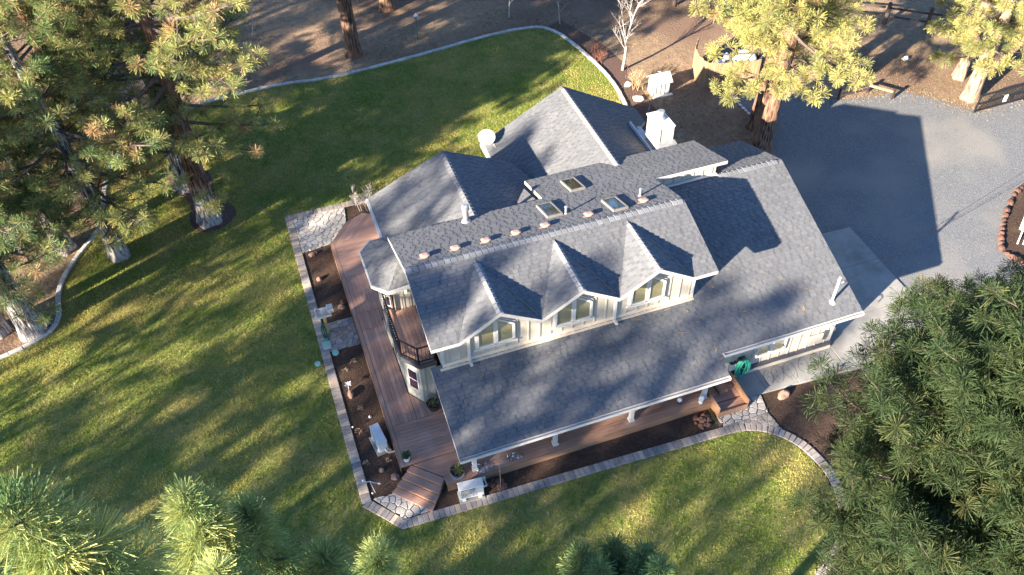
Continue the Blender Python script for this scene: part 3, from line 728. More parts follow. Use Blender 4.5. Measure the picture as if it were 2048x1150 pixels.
for i in range(3):
    g_ = roof('dormer_roof', [[(VL[i], YE, ZE), (PK[i], YE, PZ), (PK[i], GT + 0.02, PZ)], [(PK[i], YE, PZ), (VL[i + 1], YE, ZE), (PK[i], GT + 0.02, PZ)]], 10 + i, th=0.16)
    caps(g_, (PK[i], YE, PZ + 0.006), (PK[i], GT - 0.1, PZ - 0.016), 0.62, 0.62, single=False, wdt=0.11)
# --- rear wings
G1X, G1Z, G1R = 9.435, 5.073, 14.86
def g1(x): return G1Z - 0.554 * abs(x - G1X)
wing1 = roof('right_rear_roof', [
    [(5.75, 9.1, g1(5.75)), (G1X, 8.95, G1Z), (G1X, G1R, G1Z), (5.75, G1R, g1(5.75))],
    [(G1X, 8.95, G1Z), (11.85, 9.3, g1(11.85)), (11.85, 12.3, g1(11.85)), (G1X, 12.3, G1Z)],
    [(G1X, 12.3, G1Z), (11.85, 12.3, g1(11.85)), (13.1, 13.75, g1(13.1)), (13.1, G1R, g1(13.1)), (G1X, G1R, G1Z)]], 21)
caps(wing1, (G1X, 9.0, G1Z + 0.006), (G1X, G1R, G1Z + 0.006), 0.554, 0.554, single=False, wdt=0.12)
G2X, G2Z, G2R = 3.178, 5.394, 11.90
def g2(x): return G2Z - 0.466 * abs(x - G2X)
wing2 = roof('left_rear_roof', [
    [(0.0, 9.55, g2(0)), (0.0, G2R, g2(0)), (G2X, G2R, G2Z), (G2X, 7.6, G2Z), (0.6, 7.6, g2(0.6))],
    [(G2X, 7.6, G2Z), (G2X, G2R, G2Z), (5.98, G2R, g2(5.98)), (6.6, 10.6, g2(6.6)), (6.6, 7.6, g2(6.6))]], 22)
caps(wing2, (G2X, 7.8, G2Z + 0.006), (G2X, G2R, G2Z + 0.006), 0.466, 0.466, single=False, wdt=0.12)
crick = roof('cricket_roof', [[(5.76, 9.62, 4.5), (5.76, 7.6, 5.22), (4.35, 7.6, 4.86)]], 23, th=0.1)
# --- two-storey bay with its eight-sided roof
OE = [(0.9, 9.09), (-0.52, 9.09), (-1.01, 8.60), (-1.01, 6.83), (-0.54, 6.30), (0.6, 6.40)]
OZ = 4.25; AP = (0.55, 7.75, 5.02)
bayroof = roof('bay_roof', [[(*OE[i], OZ), (*OE[i + 1], OZ), AP] for i in range(5)], 24, th=0.12)
mb = MB()
for i in range(1, 5):
    if i < 5:
        a, b = OE[i], OE[i + 1] if i + 1 < 6 else OE[0]
        cx, cy = 0.2, 7.7
        def outp(p, k): d = math.hypot(p[0] - cx, p[1] - cy); return (p[0] + (p[0] - cx) / d * k, p[1] + (p[1] - cy) / d * k)
        a2, b2 = outp(a, 0.06), outp(b, 0.06)
        mb.add([(*a, OZ + 0.02), (*b, OZ + 0.02), (*b2, OZ + 0.02), (*a2, OZ + 0.02), (*a, OZ - 0.12), (*b, OZ - 0.12), (*b2, OZ - 0.12), (*a2, OZ - 0.12)],
               [(0, 1, 2, 3), (3, 2, 6, 7), (7, 6, 5, 4)])
mb.obj('gutter', M['trim'], bayroof)
# --- gutters on the eaves
def gutter(parent, x0, x1, y, z):
    m_ = MB().box(x0, x1, y - 0.115, y - 0.095, z - 0.13, z - 0.01).box(x0, x1, y - 0.095, y - 0.004, z - 0.13, z - 0.10).box(x0, x0 + 0.015, y - 0.094, y - 0.004, z - 0.099, z - 0.01).box(x1 - 0.015, x1, y - 0.094, y - 0.004, z - 0.099, z - 0.01)
    return m_.obj('gutter', M['trim'], parent)
gutter(low, 0.0, XB, 0.0, zl(0)); gutter(low, XB + 0.12, L, DD, zl(DD))
mb = MB().box(-0.10, -0.004, 9.5, G2R, g2(0) - 0.14, g2(0) - 0.01); mb.obj('gutter', M['trim'], wing2)
mb = MB().box(5.62, 5.746, 11.9, G1R, g1(5.75) - 0.15, g1(5.75) - 0.01); mb.obj('gutter', M['trim'], wing1)

# --- walls
def wall_poly(name, pts, thick_dir, mat='siding', parent=None):
    """wall from a planar polygon, given thickness"""
    P = [Vector(p) for p in pts]; t = Vector(thick_dir); k = len(P)
    mb = MB().add(P + [p + t for p in P], [tuple(range(k)), tuple(range(2 * k - 1, k - 1, -1))] + [(i, k + i, k + (i + 1) % k, (i + 1) % k) for i in range(k)])
    return mb.obj(name, M[mat], parent or HOUSE)
# upper front wall under the gables
T = [(0.41, 3.45)]
def soff(x):                                                     # underside of the roof at the wall
    z = zu(YW)
    for i in range(3):
        z = max(z, PZ - abs(x - PK[i]) * (PZ - ZE) / (PK[i] - VL[i] if x < PK[i] else VL[i + 1] - PK[i]))
    return z - 0.17
xs = [0.41]
for i in range(3): xs += [PK[i] - 0.98, PK[i], PK[i] + 0.98]
xs += [9.70]
uw = wall_poly('wall', [(x, YW, 3.45) for x in (0.41, 9.70)] + [(x, YW, soff(x)) for x in reversed(xs)], (0, 0.14, 0))
mb = MB().box(0.40, 9.72, YW - 0.03, YW - 0.001, 3.45, 3.70).box(0.30, 9.72, YW - 0.14, YW - 0.031, 3.505, 3.535)
mb.obj('base_flashing', M['tan'], uw)
WIN = [(1.65, 2.91), (4.42, 5.70), (7.21, 8.45)]
def in_win(x): return any(a - 0.12 < x < b + 0.12 for a, b in WIN)
x = 0.62
while x < 9.7:
    top = soff(x) - 0.01
    if in_win(x): top = 4.0
    MB().box(x - 0.024, x + 0.024, YW - 0.026, YW - 0.001, 3.702, top).obj('batten', M['batten'], uw)
    x += 0.405
for xx in (0.43, 9.66): MB().box(xx - 0.05, xx + 0.05, YW - 0.03, YW - 0.002, 3.702, soff(xx) - 0.01).obj('corner_board', M['trim'], uw)
for xx in (1.33, 6.62):
    MB().box(xx - 0.045, xx + 0.045, YW - 0.11, YW - 0.03, 3.58, 5.3).box(xx - 0.045, xx + 0.045, YW - 0.32, YW - 0.11, 3.55, 3.63).obj('downspout', M['trim'], HOUSE)
for (a, b), pk in zip(WIN, PK):
    c = (a + b) / 2; zt0, zt1 = 4.86, 5.34
    wn = wall_poly('window', [(a - 0.09, YW - 0.045, 4.02), (b + 0.09, YW - 0.045, 4.02), (b + 0.09, YW - 0.045, zt0 + 0.05), (c, YW - 0.045, zt1 + 0.1), (a - 0.09, YW - 0.045, zt0 + 0.05)], (0, 0.04, 0), 'trim')
    for s0, s1, t0, t1 in ((a, c - 0.035, zt0, zt1 - 0.03), (c + 0.035, b, zt1 - 0.03, zt0)):
        wall_poly('window_shade', [(s0, YW - 0.05, 4.1), (s1, YW - 0.05, 4.1), (s1, YW - 0.05, t1), (s0, YW - 0.05, t0)], (0, 0.003, 0), 'blind', wn)
        wall_poly('pane', [(s0, YW - 0.075, 4.1), (s1, YW - 0.075, 4.1), (s1, YW - 0.075, t1), (s0, YW - 0.075, t0)], (0, 0.006, 0), 'glass', wn)
        mb = MB()
        q = [(s0, 4.1), (s1, 4.1), (s1, t1), (s0, t0)]
        for i in range(4):
            p0, p1 = q[i], q[(i + 1) % 4]
            mb.bar((p0[0], YW - 0.08, p0[1]), (p1[0], YW - 0.08, p1[1]), 0.075, 0.045, (0, -1, 0))
        mb.obj('frame', M['trim'], wn)
    MB().box(a - 0.14, b + 0.14, YW - 0.10, YW - 0.005, 3.98, 4.03).obj('sill', M['trim'], wn)
# right and left ends of the upper storey
wall_poly('wall', [(9.70, YW + 0.141, 3.5), (9.70, YR, 4.9), (9.70, YR, zr(YR) - 0.17), (9.70, YU, ZU - 0.18), (9.70, YW + 0.141, zu(YW) - 0.16)], (-0.12, 0, 0))
wl = wall_poly('wall', [(0.41, YW + 0.141, 3.4), (0.41, YL - 0.1, 3.4), (0.41, YL - 0.1, zr(YL) - 0.17), (0.41, YU, ZU - 0.18), (0.41, YW + 0.141, zu(YW) - 0.16)], (0.12, 0, 0))
# wall rising behind the garage ridge
rw = wall_poly('wall', [(9.8, YR + 0.16, ZR - 0.1), (12.76, YR + 0.16, ZR - 0.1), (12.76, YR + 0.16, zr(YR + 0.16) - 0.17), (9.8, YR + 0.16, zr(YR + 0.16) - 0.17)], (0, 0.12, 0))
x = 10.15
while x < 12.7:
    MB().box(x - 0.022, x + 0.022, YR + 0.135, YR + 0.159, ZR - 0.02, zr(YR) - 0.18).obj('batten', M['batten'], rw); x += 0.405
MB().box(9.9, 12.78, YR + 0.02, YR + 0.134, ZR + 0.02, ZR + 0.06).obj('base_flashing', M['trim'], rw)
wall_poly('wall', [(12.76, YR + 0.281, ZR - 0.6), (12.76, Y3R - 0.25, 3.9), (12.76, Y3R - 0.25, zr(Y3R - 0.25) - 0.17), (12.76, YR + 0.281, zr(YR + 0.281) - 0.17)], (-0.12, 0, 0))
wall_poly('wall', [(6.0, Y3R - 0.25, 0.0), (12.64, Y3R - 0.25, 0.0), (12.64, Y3R - 0.25, zr(Y3R) - 0.12), (6.0, Y3R - 0.25, zr(Y3R) - 0.12)], (0, -0.12, 0))
wall_poly('wall', [(5.95, 7.75, 3.6), (5.95, Y3R - 0.37, 3.6), (5.95, Y3R - 0.37, zr(Y3R) - 0.1), (5.95, 7.75, zr(7.75) - 0.19)], (0.12, 0, 0))
# porch wall, garage walls
PW = 2.9
wall_poly('wall', [(0.41, PW, 0.0), (9.76, PW, 0.0), (9.76, PW, zl(PW) - 0.19), (0.41, PW, zl(PW) - 0.19)], (0, 0.06, 0))
GY = 1.505
gw = wall_poly('wall', [(9.9, GY, 0.05), (15.36, GY, 0.05), (15.36, GY, zl(GY) - 0.19), (9.9, GY, zl(GY) - 0.19)], (0, 0.14, 0))
MB().box(9.9, 15.38, GY - 0.05, GY - 0.001, 0.20, 0.44).obj('skirt_board', M['darkgrey'], gw)
MB().box(9.9, 15.40, GY - 0.09, GY - 0.001, 0.04, 0.195).obj('footing', M['tan'], gw)
x = 10.2
while x < 15.3:
    if 11.85 < x < 13.3:
        MB().box(x - 0.024, x + 0.024, GY - 0.026, GY - 0.001, 0.445, 0.80).obj('batten', M['batten'], gw)
    else:
        MB().box(x - 0.024, x + 0.024, GY - 0.026, GY - 0.001, 0.445, zl(GY) - 0.2).obj('batten', M['batten'], gw)
    x += 0.405
gwn = MB().box(11.88, 13.24, GY - 0.04, GY - 0.002, 0.82, 1.72).obj('window', M['trim'], HOUSE)
for s0, s1 in ((11.96, 12.52), (12.60, 13.16)):
    MB().box(s0, s1, GY - 0.045, GY - 0.041, 0.90, 1.66).obj('window_shade', M['blind'], gwn)
    MB().box(s0, s1, GY - 0.066, GY - 0.06, 0.90, 1.66).obj('pane', M['glass'], gwn)
    mb = MB()
    for p0, p1 in (((s0, 0.9), (s1, 0.9)), ((s1, 0.9), (s1, 1.66)), ((s1, 1.66), (s0, 1.66)), ((s0, 1.66), (s0, 0.9))):
        mb.bar((p0[0], GY - 0.07, p0[1]), (p1[0], GY - 0.07, p1[1]), 0.07, 0.05, (0, -1, 0))
    mb.obj('frame', M['trim'], gwn)
MB().box(14.15, 14.85, GY - 0.10, GY - 0.03, 0.72, 1.14, 0.02).obj('meter_box', M['siding'], HOUSE)
MB().box(14.88, 15.0, GY - 0.09, GY - 0.03, 0.74, 1.2).obj('wall_lantern', M['darkgrey'], HOUSE)
MB().tube([(15.02, GY - 0.05, 1.5), (15.04, GY - 0.2, 1.62), (15.08, GY - 0.3, 1.58), (15.08, GY - 0.31, 1.45)], 0.02, 6).obj('wall_bracket', M['darkgrey'], HOUSE)
wall_poly('wall', [(15.36, GY + 0.141, 0.05), (15.36, 9.6, 0.05), (15.36, 9.6, zl(YR) - SL * (9.6 - YR) - 0.18), (15.36, YR, ZR - 0.18), (15.36, GY + 0.141, zl(GY) - 0.17)], (-0.12, 0, 0))
wall_poly('wall', [(12.77, 9.6, 0.0), (15.24, 9.6, 0.0), (15.24, 9.6, zl(YR) - SL * (9.6 - YR) - 0.2), (12.77, 9.6, zl(YR) - SL * (9.6 - YR) - 0.2)], (0, -0.12, 0))
gd = MB().box(15.362, 15.40, 2.6, 5.9, 0.08, 2.2).obj('garage_door', M['trim'], HOUSE)
for i in range(1, 4): MB().box(15.401, 15.408, 2.6, 5.9, 0.08 + i * 0.53 - 0.012, 0.08 + i * 0.53 + 0.012).obj('door_joint', M['darkgrey'], gd)
wall_poly('wall', [(9.78, GY, 0.0), (9.78, PW, 0.0), (9.78, PW, zl(PW) - 0.2), (9.78, GY, zl(GY) - 0.2)], (0.11, 0, 0))
# rear wings
def wing_walls(x0, x1, y0, y1, fz, xr, zp):
    wall_poly('wall', [(x0, y1, 0), (x1, y1, 0), (x1, y1, fz(x1) - 0.2), (xr, y1, zp - 0.2), (x0, y1, fz(x0) - 0.2)], (0, -0.12, 0))
    wall_poly('wall', [(x0, y0, 0), (x0, y1 - 0.121, 0), (x0, y1 - 0.121, fz(x0) - 0.19), (x0, y0, fz(x0) - 0.19)], (0.12, 0, 0))
    wall_poly('wall', [(x1, y0, 0), (x1, y1 - 0.121, 0), (x1, y1 - 0.121, fz(x1) - 0.19), (x1, y0, fz(x1) - 0.19)], (-0.12, 0, 0))
wing_walls(6.2, 11.8, 9.5, 14.45, g1, G1X, G1Z)
wing_walls(0.42, 5.9, 8.0, 11.5, g2, G2X, G2Z)
wall_poly('wall', [(11.81, 13.2, 0), (12.65, 13.2, 0), (12.65, 13.2, g1(12.65) - 0.19), (11.81, 13.2, g1(11.81) - 0.19)], (0, 0.1, 0))
wall_poly('wall', [(12.65, 13.31, 0), (12.65, 14.45, 0), (12.65, 14.45, g1(12.65) - 0.19), (12.65, 13.31, g1(12.65) - 0.19)], (-0.1, 0, 0))
# --- bay walls: ground floor carries the balcony, rear half rises to the bay roof
def bay_wall(a, b, z0, z1, bats=True, name='wall'):
    a = Vector((*a, 0)); b = Vector((*b, 0)); d = (b - a).normalized(); n_ = Vector((d.y, -d.x, 0))     # outward on the right of travel
    t = -n_ * 0.08
    wp = wall_poly(name, [(a.x, a.y, z0), (b.x, b.y, z0), (b.x, b.y, z1), (a.x, a.y, z1)], t)
    if bats:
        k = int((b - a).length / 0.3)
        for i in range(k + 1):
            p = a + d * min(max((i + 0.5) * (b - a).length / (k + 1), 0.03), (b - a).length - 0.03) + n_ * 0.012
            MB().bar((p.x, p.y, z0 + 0.02), (p.x, p.y, z1 - 0.02), 0.022, 0.045, (d.x, d.y, 0)).obj('batten', M['batten'], wp)
    return wp
DZ = 0.39
bay_wall((-0.60, 7.0), (-0.60, 4.74), 0.0, 2.62, False)
bay_wall((-0.60, 4.74), (-0.18, 4.14), 0.0, 2.62, False)
bay_wall((-0.18, 4.14), (0.405, 4.14), 0.0, 2.62)
bay_wall((0.405, 8.72), (-0.38, 8.72), 0.0, OZ - 0.13, False)
bay_wall((-0.38, 8.72), (-0.64, 8.45), 0.0, OZ - 0.13, False)
bay_wall((-0.64, 8.45), (-0.64, 7.06), 0.0, OZ - 0.13, False)
bay_wall((-0.64, 7.06), (-0.36, 6.78), 2.7, OZ - 0.13, False)
bay_wall((-0.36, 6.78), (0.405, 6.78), 2.7, OZ - 0.13)
def face_window(a, b, z0, z1, out=0.02):
    """double-hung window on a wall face between plan points a and b"""
    a = Vector((*a, 0)); b = Vector((*b, 0)); d = (b - a).normalized(); n_ = Vector((d.y, -d.x, 0)) * out
    def P4(p, q, u0, u1, ex): return [p + n_ * ex + Vector((0, 0, u0)), q + n_ * ex + Vector((0, 0, u0)), q + n_ * ex + Vector((0, 0, u1)), p + n_ * ex + Vector((0, 0, u1))]
    wn = wall_poly('window', P4(a, b, z0, z1, 1.6), -n_ * 1.4, 'trim')
    i0 = a + d * 0.055; i1 = b - d * 0.055; zm = (z0 + z1) / 2
    for u0, u1 in ((z0 + 0.05, zm - 0.03), (zm + 0.03, z1 - 0.05)):
        wall_poly('pane', P4(i0, i1, u0, u1, 2.0), -n_ * 0.3, 'darkpane', wn)
    return wn
face_window((-0.53, 4.64), (-0.25, 4.24), 0.95, 2.05)
face_window((-0.64, 8.25), (-0.64, 7.65), 2.9, 3.95); face_window((-0.58, 7.0), (-0.42, 6.84), 2.9, 3.95)
face_window((-0.64, 8.2), (-0.64, 7.4), 0.95, 2.1); face_window((-0.60, 6.6), (-0.60, 5.9), 0.95, 2.05)
MB().bar((0.12, 6.70, 3.55), (0.12, 6.70, 3.75), 0.09, 0.12, (0, 1, 0)).obj('wall_lamp', M['whitemetal'], HOUSE)
# --- balcony
BZ = 2.74
balc = MB().prism([(0.40, 4.05), (0.40, 6.74), (-0.33, 6.74), (-0.60, 7.0), (-0.68, 6.98), (-0.68, 4.62), (-0.2, 4.0)], BZ - 0.16, BZ - 0.03).obj('balcony', M['darkgrey'], HOUSE)
nb = 7
for i in range(nb):
    x0 = -0.665 + i * 0.152; x1 = x0 + 0.143
    y0 = 4.04 if x1 > -0.2 else 4.04 + (-0.2 - x0) * 1.25
    y1 = 6.73 if x0 > -0.35 else 6.73 + (-0.34 - x0) * 0.9
    MB().box(x0, x1, y0, y1, BZ - 0.028, BZ, 0.004).obj('plank', M['deck'], balc)
beam = [(0.42, 3.98), (-0.2, 3.98), (-0.72, 4.62), (-0.72, 6.98)]
mb = MB()
for i in range(3): mb.bar((*beam[i], BZ - 0.12), (*beam[i + 1], BZ - 0.12), 0.07, 0.20)
mb.obj('rim_beam', M['darkgrey'], balc)
rail = [(0.36, 4.02), (-0.2, 4.02), (-0.68, 4.62), (-0.68, 6.95), (-0.38, 6.70)]
for zz in (0.10, 0.82):
    mb = MB()
    for i in range(4): mb.bar((*rail[i], BZ + zz), (*rail[i + 1], BZ + zz), 0.05, 0.035)
    mb.obj('rail', M['black'], balc)
for p in rail: MB().bar((*p, BZ), (*p, BZ + 0.86), 0.06).obj('rail_post', M['black'], balc)
for i in range(4):
    a, b = rail[i], rail[i + 1]; Ln = math.hypot(b[0] - a[0], b[1] - a[1]); k = int(Ln / 0.115)
    for j in range(1, k):
        x = a[0] + (b[0] - a[0]) * j / k; y = a[1] + (b[1] - a[1]) * j / k
        MB().bar((x, y, BZ + 0.1), (x, y, BZ + 0.82), 0.014).obj('baluster', M['black'], balc)
mb = MB()
for j in range(20):
    y = 4.7 + j * 0.115; mb.rock((-0.73, y, BZ + 0.80 + 0.03 * math.sin(j * 1.3)), (0.016, 0.016, 0.02), j, 1)
mb.obj('light_string', M['bulb'], balc)
# --- porch posts
for x in (0.68, 3.65, 6.58, 9.5):
    pp = MB().box(x - 0.07, x + 0.07, 0.72, 0.86, DZ, zl(0.8) - 0.18).obj('porch_post', M['trim'], HOUSE)
    MB().box(x - 0.10, x + 0.10, 0.69, 0.89, DZ, DZ + 0.12, 0.01).obj('post_base', M['trim'], pp)
MB().box(0.41, 9.7, 0.74, 0.84, zl(0.8) - 0.36, zl(0.8) - 0.185).obj('porch_beam', M['trim'], HOUSE)
# --- chimney
ch = MB().box(11.92, 12.56, 10.42, 11.50, 0.0, 5.18).obj('chimney', M['siding'], HOUSE)
MB().box(11.87, 12.61, 10.37, 11.55, 5.181, 5.25, 0.02).obj('chimney_cap', M['whitemetal'], ch)
for a in (10.47, 11.45): pass
for xx, yy in ((11.94, 10.40), (12.54, 10.40)): MB().box(xx - 0.04, xx + 0.04, yy - 0.01, yy + 0.019, 0.1, 5.178).obj('corner_board', M['trim'], ch)
MB().lathe((12.24, 11.0, 5.251), [(0.20, 0), (0.19, 0.10), (0.13, 0.14), (0.12, 0.26), (0.15, 0.27), (0.15, 0.36), (0.12, 0.38)], 18).obj('flue_cap', M['galvdull'], ch)
sh = MB().box(11.92, 12.62, 9.72, 10.415, 0.0, 4.32).obj('chimney_shoulder', M['siding'], HOUSE)
MB().add([(11.88, 9.66, 4.321), (12.67, 9.66, 4.321), (12.67, 10.41, 4.321), (11.88, 10.41, 4.321), (11.88, 9.66, 4.37), (12.67, 9.66, 4.37), (12.67, 10.41, 4.50), (11.88, 10.41, 4.50)], [(0, 3, 2, 1), (4, 5, 6, 7), (0, 1, 5, 4), (1, 2, 6, 5), (2, 3, 7, 6), (3, 0, 4, 7)]).obj('shoulder_cap', M['galvdull'], sh)
MB().box(11.83, 11.915, 9.7, 12.9, 0.0, 3.92).box(11.916, 12.4, 11.55, 12.9, 0.0, 3.55).obj('chimney_base', M['trim'], HOUSE)
# --- roof furniture
ang = math.atan(SRR)
def on_rear(x, y, up=0.0): return Vector((x, y, zr(y) + up))
for x0, x1, y0, y1 in ((6.93, 7.46, 7.72, 8.76), (5.36, 5.89, 6.12, 7.2), (7.53, 8.05, 5.38, 6.36)):
    def q4(ex, up): return [on_rear(x0 - ex, y0 - ex, up), on_rear(x1 + ex, y0 - ex, up), on_rear(x1 + ex, y1 + ex, up), on_rear(x0 - ex, y1 + ex, up)]
    b_, t_ = q4(0.03, 0.0), q4(0.02, 0.12)
    inn = q4(-0.03, 0.12); low_ = q4(-0.03, 0.09)
    fs = [(i, (i + 1) % 4, 4 + (i + 1) % 4, 4 + i) for i in range(4)] + [(4 + i, 4 + (i + 1) % 4, 8 + (i + 1) % 4, 8 + i) for i in range(4)] + [(8 + i, 8 + (i + 1) % 4, 12 + (i + 1) % 4, 12 + i) for i in range(4)]
    skl = MB().add(b_ + t_ + inn + low_, fs).obj('skylight', M['skyframe'], HOUSE)
    MB().add(q4(-0.031, 0.10) + q4(-0.031, 0.08), [(0, 1, 2, 3), (7, 6, 5, 4)] + [(i, 4 + i, 4 + (i + 1) % 4, (i + 1) % 4) for i in range(4)]).obj('pane', M['skyglass'], skl)
for x in (0.76, 1.83, 2.90, 3.98, 5.05, 6.67, 8.77):
    c = on_rear(x, 5.58, 0.02)
    mb = MB()
    prof = [(0.10, 0.0), (0.10, 0.06), (0.155, 0.075), (0.15, 0.10), (0.09, 0.125)]
    vs_ = []; n = 14
    for r_, z_ in prof:
        for k in range(n):
            a = 2 * math.pi * k / n; ca, sa = math.cos(a), math.sin(a)
            ca = math.copysign(abs(ca) ** 0.6, ca); sa = math.copysign(abs(sa) ** 0.6, sa)
            y = sa * r_; vs_.append((c.x + ca * r_ * 1.1, c.y + y, c.z + z_ - y * SRR))
    fs = [(i * n + k, i * n + (k + 1) % n, (i + 1) * n + (k + 1) % n, (i + 1) * n + k) for i in range(len(prof) - 1) for k in range(n)] + [tuple((len(prof) - 1) * n + k for k in range(n))]
    rv = mb.add(vs_, fs).obj('roof_vent', M['vent'], HOUSE)
    MB().add([on_rear(x - 0.22, 5.50, 0.03), on_rear(x - 0.10, 5.50, 0.03), on_rear(x - 0.10, 5.58, 0.03), on_rear(x - 0.22, 5.58, 0.03), on_rear(x - 0.22, 5.50, 0.02), on_rear(x - 0.10, 5.50, 0.02), on_rear(x - 0.10, 5.58, 0.02), on_rear(x - 0.22, 5.58, 0.02)], [(0, 1, 2, 3), (0, 4, 5, 1), (1, 5, 6, 2), (2, 6, 7, 3), (3, 7, 4, 0)]).obj('vent_flange', M['vent'], rv)
c = on_rear(2.75, 7.42)
fl = MB().lathe((c.x, c.y, c.z - 0.05), [(0.19, 0), (0.17, 0.10), (0.10, 0.16), (0.10, 0.62)], 16).obj('flue_pipe', M['galvdull'], HOUSE)
MB().lathe((c.x, c.y, c.z + 0.571), [(0.13, 0), (0.13, 0.20), (0.09, 0.23)], 16).obj('flue_cap', M['galvdull'], fl)
for x, y in ((8.89, 6.08), (6.05, 6.15)):
    c = on_rear(x, y)
    vp = MB().lathe((c.x, c.y, c.z - 0.04), [(0.10, 0), (0.06, 0.08), (0.045, 0.10), (0.045, 0.36)], 10).obj('vent_pipe', M['galvdull'], HOUSE)
    MB().rock((c.x + 0.02, c.y + 0.01, c.z + 0.32), (0.09, 0.06, 0.05), 5, 1).obj('pipe_collar', M['galvdull'], vp)
# --- service mast with its cable bracket
zb = zl(1.41)
mast = MB().tube([(14.65, 1.41, zb - 0.05), (14.65, 1.41, zb + 1.0), (14.66, 1.45, zb + 1.12), (14.72, 1.47, zb + 1.16)], 0.045, 10).obj('service_mast', M['whitemetal'], HOUSE)
MB().lathe((14.65, 1.41, zb - 0.07), [(0.17, 0), (0.13, 0.07), (0.06, 0.12), (0.05, 0.16)], 12).obj('mast_boot', M['whitemetal'], mast)
MB().bar((14.66, 1.44, zb + 0.95), (14.9, 1.44, zb + 0.9), 0.05).obj('cable_bracket', M['whitemetal'], mast)
# dry twigs lying in the dormer valleys
for i in range(3):
    a = Vector((PK[i] + 0.35, GT - 0.9, zu(GT - 0.9) + 0.03)); b = Vector((VL[i + 1] - 0.12, YE + 0.15, ZE + 0.1))
    pts = []
    rr = random.Random(60 + i)
    for k in range(9):
        t = k / 8; y = a.y + (b.y - a.y) * t
        xv = VL[i + 1] + (PK[i] - VL[i + 1]) * (y - YE) / (GT - YE)          # the valley itself
        pts.append((xv + rr.uniform(-0.03, 0.02), y, zu(y) + 0.045))
    tw = MB().tube(pts, 0.010, 5)
    for k in (3, 6, 7): tw.tube([pts[k], Vector(pts[k]) + Vector((rr.uniform(-0.2, 0.1), -0.12, 0.0))], 0.006, 4)
    tag(tw.obj('fallen_twig', M['stick']), ['long dry twig in the valley right of the left dormer', 'long dry twig in the valley right of the middle dormer', 'long dry twig in the valley right of the right dormer'][i], 'twig', 'twigs in the dormer valleys')
# pine needle clusters and twigs scattered on the long front slope
mb = MB(); rr = random.Random(33)
for i in range(44):
    x = rr.uniform(0.3, 15.3); y = rr.uniform(0.1, 2.8) if x < 9.8 else rr.uniform(0.9, 6.8)
    k = rr.randint(2, 5); a0 = rr.random() * 6.28
    for j in range(k):
        a = a0 + rr.uniform(-0.5, 0.5); ln = rr.uniform(0.08, 0.24)
        p = (x + rr.uniform(-0.05, 0.05), y, zl(y) + 0.03); q = (p[0] + math.cos(a) * ln, p[1] + math.sin(a) * ln, zl(p[1] + math.sin(a) * ln) + 0.028)
        mb.bar(p, q, 0.007, 0.005)
tag(mb.obj('roof_needle_litter', M['stick']), 'dry pine needle clusters scattered over the long front roof', 'litter', kind='stuff')
# ------------------------------------------------------------------ deck
deck = thing('deck', (-1.0, 2.0, 0), 'reddish brown plank deck wrapping the front and left of the house', 'deck')
def section(poly, ang, wdt=0.14, gap=0.007, z=DZ):
    if area(poly) < 0: poly = poly[::-1]
    d = (math.cos(ang), math.sin(ang)); n_ = (-d[1], d[0])
    vs_ = [p[0] * n_[0] + p[1] * n_[1] for p in poly]
    v0 = min(vs_)
    cnt = max(1, round((max(vs_) - v0) / (wdt + gap))); st = (max(vs_) - v0) / cnt
    for i in range(cnt):
        a, b = v0 + i * st + gap / 2, v0 + (i + 1) * st - gap / 2
        c = clip(poly, (n_[0] * a, n_[1] * a), (-n_[0], -n_[1])); c = clip(c, (n_[0] * b, n_[1] * b), n_) if len(c) > 2 else c
        if len(c) < 3 or area(c) < 0.01: continue
        cx = sum(p[0] for p in c) / len(c); cy = sum(p[1] for p in c) / len(c)
        loc = [((p[0] - cx) * d[0] + (p[1] - cy) * d[1], (p[0] - cx) * n_[0] + (p[1] - cy) * n_[1]) for p in c]
        shared('plank', raw_mesh('plank', MB().prism(loc, -0.03, 0.0), M['deck']), deck, (cx, cy, z + rnd.uniform(-0.0015, 0.0015)), ang)
EX = 0.5
section([(-0.40, 0.50), (9.72, 0.50), (9.72, 0.89), (-0.43, 0.89)], 0)
section([(-0.43, 0.893), (9.72, 0.893), (9.72, 1.69), (-1.28, 1.69)], 0)
section([(-1.55, 1.72), (9.72, 1.72), (9.72, 2.88), (-1.55, 2.88)], 0)
section([(-1.55, 2.885), (0.40, 2.885), (0.40, 3.48), (-1.55, 3.48)], 0)
section([(-1.55, 3.49), (-0.64, 3.49), (-0.64, 8.34), (-1.55, 8.34)], math.pi / 2)
section([(-0.63, 3.49), (0.40, 3.49), (0.40, 4.10), (-0.2, 4.10), (-0.63, 4.7)], math.pi / 2)
section([(-1.55, 8.35), (-0.66, 8.35), (-0.66, 9.27), (-1.55, 9.27)], math.pi / 2)
section([(-0.65, 8.74), (0.40, 8.74), (0.40, 9.27), (-0.65, 9.27)], math.pi / 2)
section([(-1.55, 9.28), (0.40, 9.28), (0.40, 11.48), (-1.55, 11.48)], math.pi / 2)
section([(-1.55, 11.49), (0.40, 11.49), (0.40, 13.70), (-1.55, 13.70)], 0)
section([(-1.66, 13.71), (0.40, 13.71), (0.40, 15.05), (0.05, 15.2), (-0.75, 14.85)], math.atan2(1.14, 0.91))
section([(-1.70, 1.72), (-1.56, 1.72), (-1.56, 13.70), (-1.70, 13.70)], math.pi / 2)
MB().box(-1.72, -1.701, 1.7, 13.7, 0.02, DZ - 0.002).obj('fascia_board', M['deckface'], deck)
MB().box(-0.40, 9.73, 0.475, 0.499, 0.02, DZ - 0.002).obj('fascia_board', M['deckface'], deck)
mb = MB(); mb.bar((-1.68, 13.72, 0.2), (-0.76, 14.88, 0.2), 0.03, 0.36); mb.bar((-0.76, 14.88, 0.2), (0.05, 15.22, 0.2), 0.03, 0.36); mb.obj('fascia_board', M['deckface'], deck)
